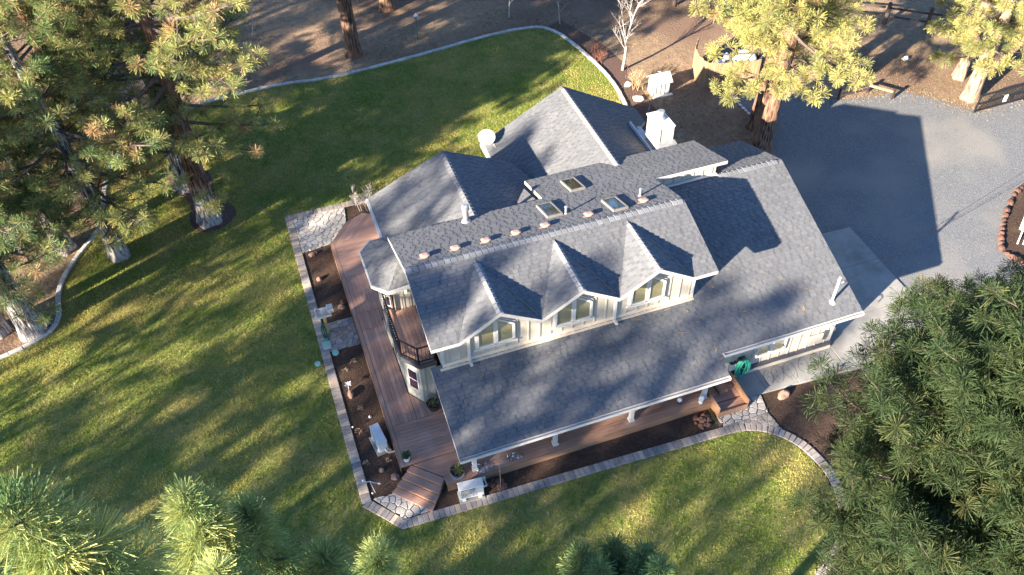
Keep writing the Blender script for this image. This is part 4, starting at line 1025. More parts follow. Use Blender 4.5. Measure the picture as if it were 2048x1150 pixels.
MB().prism([(-1.66, 1.75), (-1.30, 1.72), (-0.42, 0.92), (-0.38, 0.52), (9.7, 0.52), (9.7, 2.85), (0.38, 2.85), (0.38, 13.6), (-1.66, 13.6)], 0.05, DZ - 0.04).obj('deck_frame', M['darkwood'], deck)
# corner steps
A0, B0, A1, B1 = Vector((-1.28, 1.69)), Vector((-0.43, 0.89)), Vector((-2.18, 1.0)), Vector((-1.17, -0.08))
for k in range(4):
    t0, t1 = k / 4, (k + 1) / 4
    zt = DZ - 0.078 * (k + 1)
    a0, b0 = A0.lerp(A1, t0 * 1.0), B0.lerp(B1, t0); a1, b1 = A0.lerp(A1, t1), B0.lerp(B1, t1)
    ex = (a0 - b0).normalized() * 0.05
    if k == 0: a0 = A0; b0 = B0
    st = MB().prism([tuple(a0 + ex), tuple(a1 + ex), tuple(b1 - ex), tuple(b0 - ex)], 0.03, zt, 0.0).obj('step', M['riser'], deck)
    m1 = a0.lerp(a1, 0.5); m2 = b0.lerp(b1, 0.5)
    nz = (a1 - a0).normalized()
    for j, (u0, u1) in enumerate(((0.10, 0.50), (0.52, 0.98))):
        c0, c1 = a0.lerp(a1, u0) + ex * 1.3, a0.lerp(a1, u1) + ex * 1.3; d0, d1 = b0.lerp(b1, u0) - ex * 1.3, b0.lerp(b1, u1) - ex * 1.3
        MB().prism([tuple(c0), tuple(c1), tuple(d1), tuple(d0)], zt + 0.001, zt + 0.028, 0.004).obj('tread', M['deck'], st)
# steps and box at the right end of the porch
bx = MB().box(9.735, 10.9, 0.02, 0.48, 0.03, 0.16).box(9.735, 10.9, 0.49, 1.42, 0.03, 0.21).obj('end_step', M['deckface'], deck)
for i in range(3): MB().box(9.74, 10.9, 0.03 + i * 0.15, 0.17 + i * 0.15, 0.161, 0.188, 0.004).obj('tread', M['deck'], bx)
for i in range(6): MB().box(9.74, 10.9, 0.5 + i * 0.153, 0.645 + i * 0.153, 0.211, 0.238, 0.004).obj('tread', M['deck'], bx)
MB().box(9.70, 9.733, -0.02, 1.42, 0.03, 0.62).obj('cheek_board', M['deckface'], bx)
MB().box(10.905, 10.94, 0.0, 1.45, 0.03, 0.58).obj('cheek_board', M['deckface'], bx)
MB().box(9.734, 10.904, -0.03, 0.0, 0.03, 0.34).obj('cheek_board', M['deckface'], bx)
MB().box(10.15, 10.5, 0.75, 1.2, 0.24, 0.42).obj('step_box', M['deckface'], bx)

# ------------------------------------------------------------------ condensers
def condenser(c, ang, label, faceside):
    t = thing('air_conditioner', (c[0], c[1], 0), label, 'air conditioner', 'outdoor condenser units')
    ca, sa = math.cos(ang), math.sin(ang)
    def R(mb): mb.v = [(c[0] + x * ca - y * sa, c[1] + x * sa + y * ca, z) for x, y, z in mb.v]; return mb
    R(MB().box(-0.44, 0.44, -0.26, 0.26, 0.03, 0.10, 0.01)).obj('pad', M['concrete'], t)
    body = R(MB().box(-0.41, 0.41, -0.15, 0.15, 0.17, 0.76, 0.02)).obj('cabinet', M['whitemetal'], t)
    R(MB().box(-0.425, 0.425, -0.165, 0.165, 0.735, 0.775, 0.012)).obj('lid', M['whitemetal'], body)
    R(MB().box(-0.37, 0.13, -0.158, -0.151, 0.23, 0.70)).obj('fan_opening', M['darkgrey'], body)
    mb = MB()
    for i in range(12):
        z = 0.25 + i * 0.038
        mb.bar((-0.37, -0.165, z), (0.13, -0.165, z), 0.007)
    for r_ in (0.08, 0.15, 0.22):
        pts = [(-0.12 + r_ * math.cos(a * math.pi / 10), -0.168, 0.465 + r_ * math.sin(a * math.pi / 10)) for a in range(21)]
        for i in range(20): mb.bar(pts[i], pts[i + 1], 0.009)
    for x in (-0.37, 0.13): mb.bar((x, -0.162, 0.23), (x, -0.162, 0.70), 0.02)
    R(mb).obj('grille', M['whitemetal'], body)
    R(MB().box(0.16, 0.38, -0.158, -0.151, 0.40, 0.42)).obj('badge_strip', M['galv'], body)
    for x in (-0.28, 0.28): R(MB().box(x - 0.06, x + 0.06, -0.2, 0.2, 0.10, 0.169)).obj('foot', M['whitemetal'], t)
    R(MB().tube([(0.41, 0.05, 0.32), (0.52, 0.06, 0.30), (0.58, 0.12, 0.22), (0.58, 0.30, 0.18), (0.56, 0.42, 0.15)], 0.03, 8)).obj('pipe', M['whitemetal'], t)
    return t
condenser((-2.13, 3.12), math.radians(-82), 'white condenser unit on a pale pad in the bed left of the deck', 1)
condenser((0.30, 0.05), math.radians(-4), 'white condenser unit with its grille to the front lawn beside the corner steps', 1)
tag(MB().box(0.80, 0.93, 0.40, 0.47, 0.12, 0.30, 0.01).obj('utility_box', M['whitemetal']), 'small white electrical box on the deck front beside the condenser', 'utility box')

# ------------------------------------------------------------------ pots and plants
def leafy(mb, c, r, n, seed, h=0.16, wd=0.05, droop=0.2, up=0.6):
    rr = random.Random(seed)
    for i in range(n):
        a = rr.random() * 6.283; el = rr.uniform(0.2, 1.35) * up + 0.1; ln = h * rr.uniform(0.7, 1.3)
        d = Vector((math.cos(a) * math.cos(el), math.sin(a) * math.cos(el), math.sin(el))); s_ = Vector((-math.sin(a), math.cos(a), 0)) * wd / 2
        p = Vector(c) + Vector((rr.uniform(-r, r), rr.uniform(-r, r), rr.uniform(0, r * 0.5)))
        m = p + d * ln * 0.55; q = p + d * ln - Vector((0, 0, droop * ln))
        mb.add([p, m - s_, q, m + s_], [(0, 1, 2, 3)])
    return mb
def pot(c, r, h, mat, label, leafmat, kind, group='pots on the deck', saucer=None):
    t = thing('potted_plant', c, label, 'potted plant', group)
    p = MB().lathe(c, [(r * 0.62, 0.0), (r * 0.72, h * 0.1), (r * 0.95, h * 0.7), (r, h * 0.93), (r * 1.05, h), (r * 0.92, h), (r * 0.90, h * 0.86)], 22).obj('pot', M[mat], t, smooth=False)
    MB().lathe((c[0], c[1], c[2] + h * 0.80), [(r * 0.9, 0), (r * 0.88, h * 0.05), (0.01, h * 0.08)], 20).obj('potting_soil', M['soil'], t)
    if saucer: MB().lathe((c[0], c[1], c[2] + 0.001), [(r * 0.9, 0), (r * 1.02, 0.045), (r * 0.98, 0.045), (r * 0.85, 0.012)], 22).obj('saucer', M[saucer], t)
    mb = MB(); top = (c[0], c[1], c[2] + h * 0.86)
    if kind == 'bush': leafy(mb, (c[0], c[1], top[2] + 0.08), r * 0.8, 190, 3, 0.10, 0.04)
    elif kind == 'spiky': leafy(mb, top, r * 0.18, 60, 4, 0.30, 0.022, 0.15, 0.9)
    else: leafy(mb, top, r * 0.7, 40, 5, 0.12, 0.03)
    mb.obj('foliage', M[leafmat], t)
    return t
pot((0.05, 3.72, DZ), 0.23, 0.34, 'potblack', 'black pot with sparse dry plants below the bay window', 'yucca', 'sparse')
pot((-1.43, 1.93, DZ), 0.13, 0.24, 'potwhite', 'white pot with a leafy green plant at the top of the corner steps', 'leaf', 'bush')
pot((0.06, 0.80, DZ), 0.24, 0.26, 'potblack', 'dark pot in a white saucer with a spiky plant under the roof corner', 'yucca', 'spiky', saucer='potwhite')
# crumpled clear plastic on the porch
for (x, y, s_), lb in (((0.98, 0.72, 1.0), 'crumpled clear plastic lying by the first porch post'), ((2.15, 0.80, 0.85), 'crumpled clear plastic lying between the first two porch posts')):
    bm = bmesh.new(); bmesh.ops.create_grid(bm, x_segments=12, y_segments=8, size=0.5)
    rr = random.Random(int(x * 10)); vs_ = []
    for v_ in bm.verts:
        vs_.append((x + v_.co.x * 0.62 * s_ + rr.uniform(-0.03, 0.03), y + v_.co.y * 0.36 * s_ + rr.uniform(-0.03, 0.03), DZ + 0.012 + abs(rr.gauss(0, 0.045)) * (1 - abs(v_.co.x))))
    bm.verts.index_update()
    fs = [tuple(v_.index for v_ in f.verts) for f in bm.faces]; bm.free()
    tag(mesh_obj('plastic_sheet', vs_, fs, M['plastic']), lb, 'plastic sheet', 'plastic sheets on the porch')
# hanging chain from the eave
ch_ = MB()
for i in range(26): ch_.bar((1.32, -0.06, 2.36 - i * 0.085), (1.32, -0.06, 2.36 - i * 0.085 - 0.07), 0.022 if i % 2 else 0.012)
tag(ch_.obj('rain_chain', M['stick']), 'thin brown rain chain hanging from the porch gutter over lava rock', 'rain chain')
# lamps at the end of the porch
t = thing('porch_lamp', (9.3, 0.62, DZ), 'white lantern standing beside the last porch post', 'lamp')
MB().lathe((9.3, 0.62, DZ), [(0.09, 0), (0.09, 0.04), (0.06, 0.05), (0.06, 0.07)], 12).obj('base', M['whitemetal'], t); MB().lathe((9.3, 0.62, DZ + 0.07), [(0.06, 0), (0.10, 0.12), (0.10, 0.22), (0.03, 0.30)], 12).obj('lamp_shade', M['bulb'], t)
t = thing('porch_lamp', (8.55, 0.86, DZ), 'small white floor lamp on the porch left of the last post', 'lamp')
MB().lathe((8.55, 0.86, DZ), [(0.07, 0), (0.07, 0.03), (0.03, 0.05), (0.03, 0.08)], 12).obj('base', M['darkgrey'], t); MB().lathe((8.55, 0.86, DZ + 0.08), [(0.04, 0), (0.085, 0.08), (0.085, 0.15), (0.02, 0.20)], 12).obj('lamp_shade', M['bulb'], t)

# ------------------------------------------------------------------ hose on the garage wall
t = thing('garden_hose', (11.35, 1.36, 0.07), 'coiled teal garden hose hung on the garage wall', 'hose')
hb = MB()
rr = random.Random(2); pts = []
for i in range(190):
    a = i / 20 * 2 * math.pi; k = i / 190
    pts.append((11.35 + (0.20 + 0.09 * math.sin(k * 23)) * math.cos(a) + 0.05 * math.sin(k * 9), 1.38 - 0.13 * abs(math.sin(k * 7 + 1)), 0.72 + (0.46 + 0.05 * math.cos(k * 17)) * math.sin(a) + 0.03 * math.sin(k * 31)))
hb.tube(pts, 0.022, 7).obj('coil', M['teal'], t)
MB().box(11.22, 11.48, 1.34, 1.50, 0.98, 1.16, 0.02).obj('hanger', M['darkgrey'], t)
MB().tube([pts[-1], (11.5, 1.3, 0.5), (11.62, 1.35, 0.3), (11.6, 1.46, 0.25)], 0.02, 6).obj('tail', M['teal'], t)
t = thing('faucet_box', (11.05, 1.44, 0.3), 'small white wall cabinet left of the coiled hose', 'cabinet')
MB().box(10.9, 11.12, 1.40, 1.503, 0.55, 0.95, 0.01).obj('cabinet_body', M['whitemetal'], t); MB().box(10.88, 11.14, 1.38, 1.503, 0.951, 0.985).obj('cabinet_top', M['darkgrey'], t)

# ------------------------------------------------------------------ left bed: feeder, hose post, lids, ornaments, stones
t = thing('bird_feeder', (-2.83, 9.0, 0.04), 'open wooden tray bird feeder on a yellow post beside the deck', 'bird feeder')
MB().box(-2.89, -2.77, 8.94, 9.06, 0.04, 1.20).obj('post', M['postwood'], t)
tr = MB().box(-3.10, -2.56, 8.78, 9.22, 1.20, 1.225).obj('tray', M['greywood'], t)
for b_ in ((-3.10, -2.56, 8.76, 8.785), (-3.10, -2.56, 9.215, 9.24), (-3.12, -3.095, 8.76, 9.24), (-2.565, -2.54, 8.76, 9.24)):
    MB().box(b_[0], b_[1], b_[2], b_[3], 1.19, 1.29).obj('side_board', M['greywood'], tr)
for x, y in ((-3.08, 8.8), (-2.58, 8.8), (-3.08, 9.2), (-2.58, 9.2)): MB().box(x - 0.015, x + 0.015, y - 0.015, y + 0.015, 1.225, 1.42).obj('corner_post', M['greywood'], tr)
MB().box(-2.66, -2.42, 8.84, 9.20, 1.30, 1.45, 0.02).obj('roof_panel', M['greywood'], t)
t = thing('hose_reel', (-2.98, 8.62, 0.04), 'dark green hose wound against the bird feeder post', 'hose')
pts = []
for i in range(120):
    a = i / 16 * 2 * math.pi; pts.append((-2.97 + 0.08 * math.cos(a) + 0.015 * math.sin(i), 8.78 + 0.06 * math.sin(a * 1.0) + 0.02 * math.sin(i * 0.3), 0.42 + 0.34 * math.sin(a)))
MB().tube(pts, 0.018, 6).obj('coil', M['tealdark'], t); MB().box(-3.0, -2.94, 8.74, 8.86, 0.04, 0.85).obj('stake', M['tealdark'], t)
MB().lathe((-2.95, 8.62, 0.06), [(0.07, 0), (0.075, 0.06), (0.03, 0.09)], 10).obj('nozzle', M['teal'], t)
tag(MB().prism([(-3.17, 8.14), (-2.84, 8.14), (-2.84, 8.56), (-3.17, 8.56)], 0.03, 0.105, 0.02).obj('valve_box', M['lid']), 'square pale green valve box lid set in the paver edge', 'valve box')
tag(MB().lathe((-2.76, 7.86, 0.03), [(0.13, 0), (0.13, 0.05), (0.11, 0.065)], 20).obj('valve_box', M['lid2']), 'round pale green valve lid in the bed beside the square one', 'valve box')
tag(MB().lathe((-3.52, 7.57, 0.02), [(0.12, 0), (0.12, 0.05), (0.10, 0.065)], 20).obj('valve_box', M['lid2']), 'round turquoise valve lid in the lawn beside the paver edge', 'valve box')
t = thing('garden_ornament', (-2.83, 1.36, 0.03), 'wire garden ornament with two pale heads in the bed by the corner patio', 'ornament')
MB().tube([(-2.76, 1.30, 0.03), (-2.84, 1.45, 0.55)], 0.012, 6).obj('stake', M['whitemetal'], t)
arm = MB().tube([(-3.04, 1.58, 0.50), (-2.96, 1.52, 0.46), (-2.84, 1.45, 0.55), (-2.72, 1.38, 0.50), (-2.58, 1.36, 0.42)], 0.014, 6).obj('arm', M['whitemetal'], t)
MB().rock((-3.06, 1.60, 0.51), (0.045, 0.045, 0.045), 1).obj('head', M['bulb'], t); MB().rock((-2.56, 1.35, 0.41), (0.05, 0.05, 0.04), 2).obj('head', M['bulb'], t)
def path_light(x, y, label):
    t = thing('path_light', (x, y, 0.03), label, 'path light', 'path lights along the bed edge')
    MB().tube([(x, y, 0.03), (x, y, 0.24)], 0.012, 6).obj('stem', M['black'], t); MB().lathe((x, y, 0.22), [(0.022, 0), (0.032, 0.03), (0.032, 0.05), (0.01, 0.07)], 10).obj('lamp_shade', M['bulb'], t)
path_light(-2.88, 9.75, 'small white path light beside the bird feeder'); path_light(-2.90, 4.05, 'small white path light halfway along the left bed edge'); path_light(-2.86, 1.16, 'small white path light at the corner patio edge')
path_light(-2.62, 13.78, 'small white path light at the rear end of the left bed')
def stone(x, y, r, mat, label, seed, z=0.03, name='garden_stone', cat='stone', group='stones in the beds'):
    tag(MB().rock((x, y, z + r[2] * 0.55), r, seed).obj(name, M[mat]), label, cat, group)
stone(-2.62, 13.66, (0.17, 0.13, 0.12), 'redstone', 'larger rusty stone at the rear patio corner', 1); stone(-2.42, 13.72, (0.10, 0.08, 0.09), 'redstone', 'smaller rusty stone beside the larger one at the rear patio', 2)
stone(-2.58, 12.05, (0.13, 0.11, 0.12), 'redstone', 'single pink stone in the rear half of the left bed', 3)
stone(-2.02, 10.15, (0.17, 0.14, 0.14), 'redstone', 'dark red stone right of the bird feeder', 4); stone(-1.90, 10.42, (0.12, 0.10, 0.12), 'lava', 'dark lump leaning behind the red stone near the bird feeder', 5)
stone(-2.64, 5.65, (0.14, 0.2, 0.16), 'redstone', 'pink upright stone under the white flower in the left bed', 6)
stone(-1.98, 1.60, (0.17, 0.15, 0.14), 'redstone', 'round pink stone beside the corner steps', 7); stone(-2.34, 2.05, (0.11, 0.10, 0.10), 'redstone', 'small dull pink stone behind the round one by the corner steps', 8)
stone(-2.20, 4.42, (0.06, 0.06, 0.04), 'whitestone', 'small pale pebble in the bed near the condenser', 9)
t = thing('white_flower', (-2.66, 5.95, 0.03), 'white artificial flower on a stem in the left bed', 'flower')
MB().tube([(-2.66, 5.95, 0.03), (-2.65, 5.97, 0.28)], 0.012, 5).obj('stem', M['whitemetal'], t); leafy(MB(), (-2.65, 5.97, 0.28), 0.04, 22, 8, 0.13, 0.07).obj('petals', M['bulb'], t)
for i, (x, y, lb) in enumerate([(-2.2, 7.2, 'dry pale seedling in the bed below the valve lids'), (-2.62, 6.9, 'tiny dry seedling near the paver edge'), (-2.45, 4.95, 'dry leafy tuft right of the pink upright stone'), (-2.72, 3.98, 'pale dead rosette left of the condenser pad'), (-2.78, 2.55, 'dry yellow tuft at the bed edge below the condenser'), (-2.05, 2.35, 'pale dry leaf cluster between condenser and corner steps')]):
    tag(leafy(MB(), (x, y, 0.035), 0.08, 16, 40 + i, 0.12, 0.03, 0.3, 0.5).obj('dry_plant', M['stick']), lb, 'plant', 'dry plants in the left bed')
def rock_pile(c, n, spread, label, seed, r0=0.09):
    t = thing('lava_rock_pile', (c[0], c[1], 0.03), label, 'rock pile', 'piles of red lava rock')
    rr = random.Random(seed)
    for i in range(n):
        a = rr.random() * 6.283; d = spread * math.sqrt(rr.random()); r = r0 * rr.uniform(0.7, 1.3)
        MB().rock((c[0] + math.cos(a) * d, c[1] + math.sin(a) * d * 0.8, 0.05 + (spread - d) * 0.4 + r * 0.4), (r, r * rr.uniform(0.8, 1.1), r * 0.85), seed * 50 + i).obj('rock', M['lava'], t)
rock_pile((1.26, 0.10), 22, 0.30, 'pile of red lava rock under the rain chain', 4); rock_pile((9.13, 0.02), 24, 0.34, 'pile of red lava rock left of the porch end steps', 6, 0.10)
stone(12.46, 0.02, (0.26, 0.2, 0.17), 'redstone', 'pale buff boulder in the bed beyond the side walk', 21)
# red toy or plug at the far end of the side walk
tag(MB().lathe((15.1, 0.36, 0.07), [(0.06, 0), (0.06, 0.1), (0.04, 0.16), (0.01, 0.18)], 10).obj('sprinkler_riser', M['brownmetal']), 'small rusty riser at the far end of the side walk', 'sprinkler')

# ------------------------------------------------------------------ satellite dish at the wing corner
t = thing('satellite_dish', (5.72, 14.3, 2.9), 'white satellite dish on struts at the rear gable eave corner', 'satellite dish')
def dish(c, axis, R_, depth, mat, parent):
    ax = Vector(axis).normalized(); x = ax.cross(Vector((0, 0, 1))).normalized(); y = x.cross(ax)
    vs_ = []; fs = []; n = 28; rings = 6
    for sgn in (0, 1):
        for i in range(rings + 1):
            r_ = R_ * i / rings
            for k in range(n):
                a = 2 * math.pi * k / n
                vs_.append(Vector(c) + (x * math.cos(a) * 1.0 + y * math.sin(a) * 0.9) * r_ + ax * (depth * (i / rings) ** 2 - sgn * 0.015))
    for sgn in (0, 1):
        o_ = sgn * (rings + 1) * n
        for i in range(rings):
            for k in range(n):
                q = (o_ + i * n + k, o_ + i * n + (k + 1) % n, o_ + (i + 1) * n + (k + 1) % n, o_ + (i + 1) * n + k)
                fs.append(q if sgn == 0 else q[::-1])
    for k in range(n): fs.append((rings * n + k, rings * n + (k + 1) % n, (2 * rings + 1) * n + (k + 1) % n, (2 * rings + 1) * n + k))
    return MB().add(vs_, fs).obj('reflector', M[mat], parent, smooth=True)
DC = Vector((5.82, 14.42, 3.62)); DA = Vector((-0.35, -0.75, 0.72)).normalized()
dish(DC, DA, 0.37, 0.06, 'whitemetal', t)
MB().tube([(6.0, 14.5, g1(6.0) + 0.02), (5.95, 14.5, 3.45), DC - DA * 0.03], 0.025, 8).obj('mast', M['whitemetal'], t)
for p in ((6.1, 14.1), (6.25, 14.6)): MB().tube([(p[0], p[1], g1(p[0]) + 0.01), (5.95, 14.48, 3.4)], 0.014, 6).obj('strut', M['whitemetal'], t)
MB().tube([DC - Vector((0, 0, 0.36)), DC + DA * 0.40 - Vector((0, 0, 0.28)), DC + DA * 0.42 - Vector((0, 0, 0.1))], 0.013, 6).obj('feed_arm', M['whitemetal'], t)
MB().rock(DC + DA * 0.42 - Vector((0, 0, 0.08)), (0.035, 0.035, 0.05), 3).obj('feed_horn', M['darkgrey'], t)

# ------------------------------------------------------------------ behind the house on the right
t = thing('playhouse', (17.0, 19.6, 0), 'small white garden house with grey gable roof behind the chimney', 'playhouse')
pw = MB().box(16.55, 17.45, 19.3, 19.95, 0.0, 0.86).obj('wall', M['trim'], t)
MB().add([(16.55, 19.3, 0.861), (16.55, 19.95, 0.861), (16.55, 19.625, 1.14), (17.45, 19.3, 0.861), (17.45, 19.95, 0.861), (17.45, 19.625, 1.14)], [(0, 2, 1), (3, 4, 5), (0, 3, 5, 2), (1, 2, 5, 4)]).obj('gable', M['trim'], t)
for s_ in (-1, 1):
    y0 = 19.625 + s_ * 0.46
    MB().add([(16.45, 19.625, 1.19), (17.55, 19.625, 1.19), (17.55, y0, 0.80), (16.45, y0, 0.80), (16.45, 19.625, 1.15), (17.55, 19.625, 1.15), (17.55, y0, 0.76), (16.45, y0, 0.76)], [(0, 1, 2, 3), (7, 6, 5, 4), (0, 4, 5, 1), (1, 5, 6, 2), (2, 6, 7, 3), (3, 7, 4, 0)] if s_ < 0 else [(3, 2, 1, 0), (4, 5, 6, 7), (1, 5, 4, 0), (2, 6, 5, 1), (3, 7, 6, 2), (0, 4, 7, 3)]).obj('roof_panel', M['greywood'], t)
for x in (16.7, 16.95, 17.2): MB().box(x - 0.012, x + 0.012, 19.285, 19.299, 0.05, 0.72).obj('batten', M['darkgrey'], pw)
MB().box(16.5, 17.6, 19.1, 19.28, 0.0, 0.06).obj('step', M['whitestone'], t)
leafy(MB(), (16.95, 19.63, 1.19), 0.02, 9, 3, 0.14, 0.06).obj('finial', M['whitemetal'], t)
stone(15.74, 20.75, (0.24, 0.2, 0.16), 'whitestone', 'small white stone by the lawn kerb corner', 31, 0.0, group='white stones by the kerb'); stone(15.72, 19.35, (0.38, 0.26, 0.2), 'whitestone', 'larger white slab of stone below the playhouse', 33, 0.0, group='white stones by the kerb')
# wooden screen round the yard store
t = thing('privacy_fence', (20.5, 18.9, 0), 'curved upright board fence round white covered bins', 'fence')
FP = [(20.25, 21.6), (19.5, 20.6), (19.32, 19.9), (19.36, 19.15), (19.8, 18.85), (20.6, 18.6), (21.4, 18.45), (22.1, 18.35)]
pl = polyline(FP, 0.135); fme = [raw_mesh('fence_board', MB().box(-0.062, 0.062, -0.012, 0.012, 0.0, 1.55 + j * 0.03), M['wood']) for j in range(3)]
for i, (x, y, a) in enumerate(pl): shared('fence_board', fme[i % 3], t, (x, y, 0.0), a)
mb = MB()
for i in range(len(FP) - 1):
    for zz in (0.4, 1.3): mb.bar((FP[i][0] + 0.05, FP[i][1] + 0.05, zz), (FP[i + 1][0] + 0.05, FP[i + 1][1] + 0.05, zz), 0.04, 0.08)
mb.obj('fence_rail', M['wood'], t)
def lump(name, c, r, mat, label, cat, seed, group=None): tag(MB().rock(c, r, seed, 3).obj(name, M[mat]), label, cat, group)
lump('covered_bin', (20.55, 19.6, 0.55), (0.75, 0.5, 0.62), 'cloth', 'white tarpaulin bundle nearest the fence front', 'bin', 3, 'covered bins'); lump('covered_bin', (22.0, 19.7, 0.6), (0.8, 0.5, 0.7), 'cloth', 'white tarpaulin bundle beside the brown tub', 'bin', 8, 'covered bins')
lump('blue_bundle', (21.25, 20.0, 0.6), (0.35, 0.35, 0.62), 'bluecloth', 'blue bundle between the two white covered bins', 'bundle', 5)
tag(MB().lathe((22.75, 19.9, 0), [(0.34, 0), (0.4, 0.7), (0.42, 0.75), (0.36, 0.75), (0.33, 0.3)], 18).obj('brown_tub', M['brownmetal']), 'rust brown tub at the end of the board fence', 'tub')
# pale stone edging by the pines
t = thing('stone_edging', (20.5, 17.2, 0), 'line of pale edging stones beside the gravel path', 'edging')
sme = [raw_mesh('edging_stone', MB().rock((0, 0, 0.04), (0.16, 0.09, 0.07), 60 + j, 1), M['whitestone']) for j in range(3)]
for i, (x, y, a) in enumerate(polyline([(20.52, 18.5), (20.42, 17.3), (20.48, 16.1), (20.85, 15.4), (21.25, 15.02)], 0.27)): shared('edging_stone', sme[i % 3], t, (x, y, 0.0), a)
t = thing('stone_edging', (21.35, 17.2, 0), 'short line of pale edging stones on the far side of the gravel path', 'edging')
for i, (x, y, a) in enumerate(polyline([(21.3, 18.0), (21.35, 17.2), (21.32, 16.4)], 0.27)): shared('edging_stone', sme[i % 3], t, (x, y, 0.0), a)
# log rail by the drive
t = thing('rail_fence', (27.0, 15.5, 0), 'low dark split rail barrier at the drive edge', 'fence')
for p in ((25.5, 15.7), (27.2, 15.72), (28.05, 14.75)): MB().box(p[0] - 0.07, p[0] + 0.07, p[1] - 0.07, p[1] + 0.07, 0.0, 0.62).obj('post', M['darkwood'], t)
for zz in (0.25, 0.5):
    MB().bar((25.5, 15.66, zz), (27.2, 15.68, zz), 0.09).obj('rail', M['darkwood'], t)
MB().bar((27.22, 15.66, 0.48), (28.05, 14.72, 0.46), 0.1).obj('rail', M['wood'], t)
# iron gate
t = thing('iron_gate', (32.8, 12.2, 0), 'black iron bar gate standing open at the drive', 'gate')
A_, B_ = Vector((31.15, 12.2, 0.06)), Vector((34.3, 12.25, 0.06))
fr = MB()
for zz in (0.08, 0.5, 1.0): fr.bar(A_ + Vector((0, 0, zz)), B_ + Vector((0, 0, zz)), 0.07)
fr.bar(A_, A_ + Vector((0, 0, 1.05)), 0.06); fr.bar(B_, B_ + Vector((0, 0, 1.05)), 0.06); fr.obj('frame', M['black'], t)
for i in range(1, 30):
    p = A_.lerp(B_, i / 30); MB().bar(p + Vector((0, 0, 0.05)), p + Vector((0, 0, 1.12)), 0.022).obj('bar', M['black'], t)
MB().box(32.75, 32.95, 12.12, 12.16, 0.35, 0.75).obj('plate', M['whitemetal'], t)
MB().box(34.33, 34.53, 12.15, 12.35, 0.0, 1.3).obj('gate_post', M['black'], t)
# fence posts and rails at the top of the picture
for x, y, h, lb in ((32.33, 21.25, 1.35, 'dark wooden fence post nearer the big sunlit pine at the top right'), (34.1, 19.86, 1.4, 'dark wooden fence post left of the far right pine'), (21.94, 27.49, 1.3, 'dark wooden fence post at the top edge right of the bare tree')):
    tag(MB().lathe((x, y, 0), [(0.12, 0), (0.115, h - 0.05), (0.09, h)], 9).obj('fence_post', M['darkwood']), lb, 'fence post', 'dark posts of the far fence')
for a, b, lb in (((21.9, 27.6), (32.3, 21.4), 'long dark rails between the far fence posts'), ((32.35, 21.3), (34.1, 19.9), 'short dark rails between the two right fence posts'), ((34.1, 19.9), (44.0, 13.0), 'dark rails running off to the far right'), ((10.0, 36.0), (21.9, 27.6), 'dark rails running off to the upper left')):
    t = thing('fence_rails', ((a[0] + b[0]) / 2, (a[1] + b[1]) / 2, 0), lb, 'fence rail', 'far fence rails')
    for zz in (0.45, 0.95): MB().bar((a[0], a[1] + 0.1, zz), (b[0], b[1] + 0.1, zz), 0.07, 0.1).obj('rail', M['darkwood'], t)
tag(MB().rock((31.0, 17.6, 0.12), (0.22, 0.15, 0.14), 71).obj('pale_stone', M['whitestone']), 'small grey stone alone on the sunny slope by the drive', 'stone')
# lamp pole on the forest floor
t = thing('yard_lamp', (6.53, 29.37, 0), 'thin dark yard lamp on a pole beyond the rear kerb', 'lamp')
MB().tube([(6.53, 29.37, 0), (6.53, 29.37, 1.25)], 0.025, 8).obj('pole', M['tealdark'], t); MB().lathe((6.53, 29.37, 1.22), [(0.05, 0), (0.11, 0.08), (0.12, 0.24), (0.05, 0.33), (0.02, 0.4)], 12).obj('lamp_head', M['galv'], t)
# lava rock edge and sign by the drive
t = thing('lava_edging', (27.0, 5.2, 0), 'curved edging of rounded red lava rocks beside the drive', 'edging')
lme = [raw_mesh('rock', MB().rock((0, 0, 0.1), (0.22, 0.17, 0.17), 80 + j, 2), M['lava']) for j in range(4)]
for i, (x, y, a) in enumerate(polyline([(29.6, 6.75), (28.5, 6.3), (27.33, 5.45), (26.09, 4.35), (25.43, 3.55), (25.5, 2.9), (26.4, 2.1)], 0.34)): shared('rock', lme[i % 4], t, (x, y, 0.0), a + rnd.uniform(-0.5, 0.5), (rnd.uniform(0.55, 1.0),) * 3)
t = thing('white_sign', (26.6, 3.95, 0), 'leaning white painted board with two legs in the lava rock bed', 'sign')
a_ = Vector((26.95, 4.05, 0.35)); 
MB().bar((26.35, 3.62, 0.05), (27.6, 4.6, 0.65), 0.06).bar((26.55, 3.5, 0.05), (27.75, 4.45, 0.65), 0.06).obj('leg', M['whitemetal'], t)
MB().bar((26.85, 3.95, 0.36), (27.9, 4.78, 0.86), 0.42, 0.05, (0, 0, 1)).obj('board', M['whitemetal'], t)
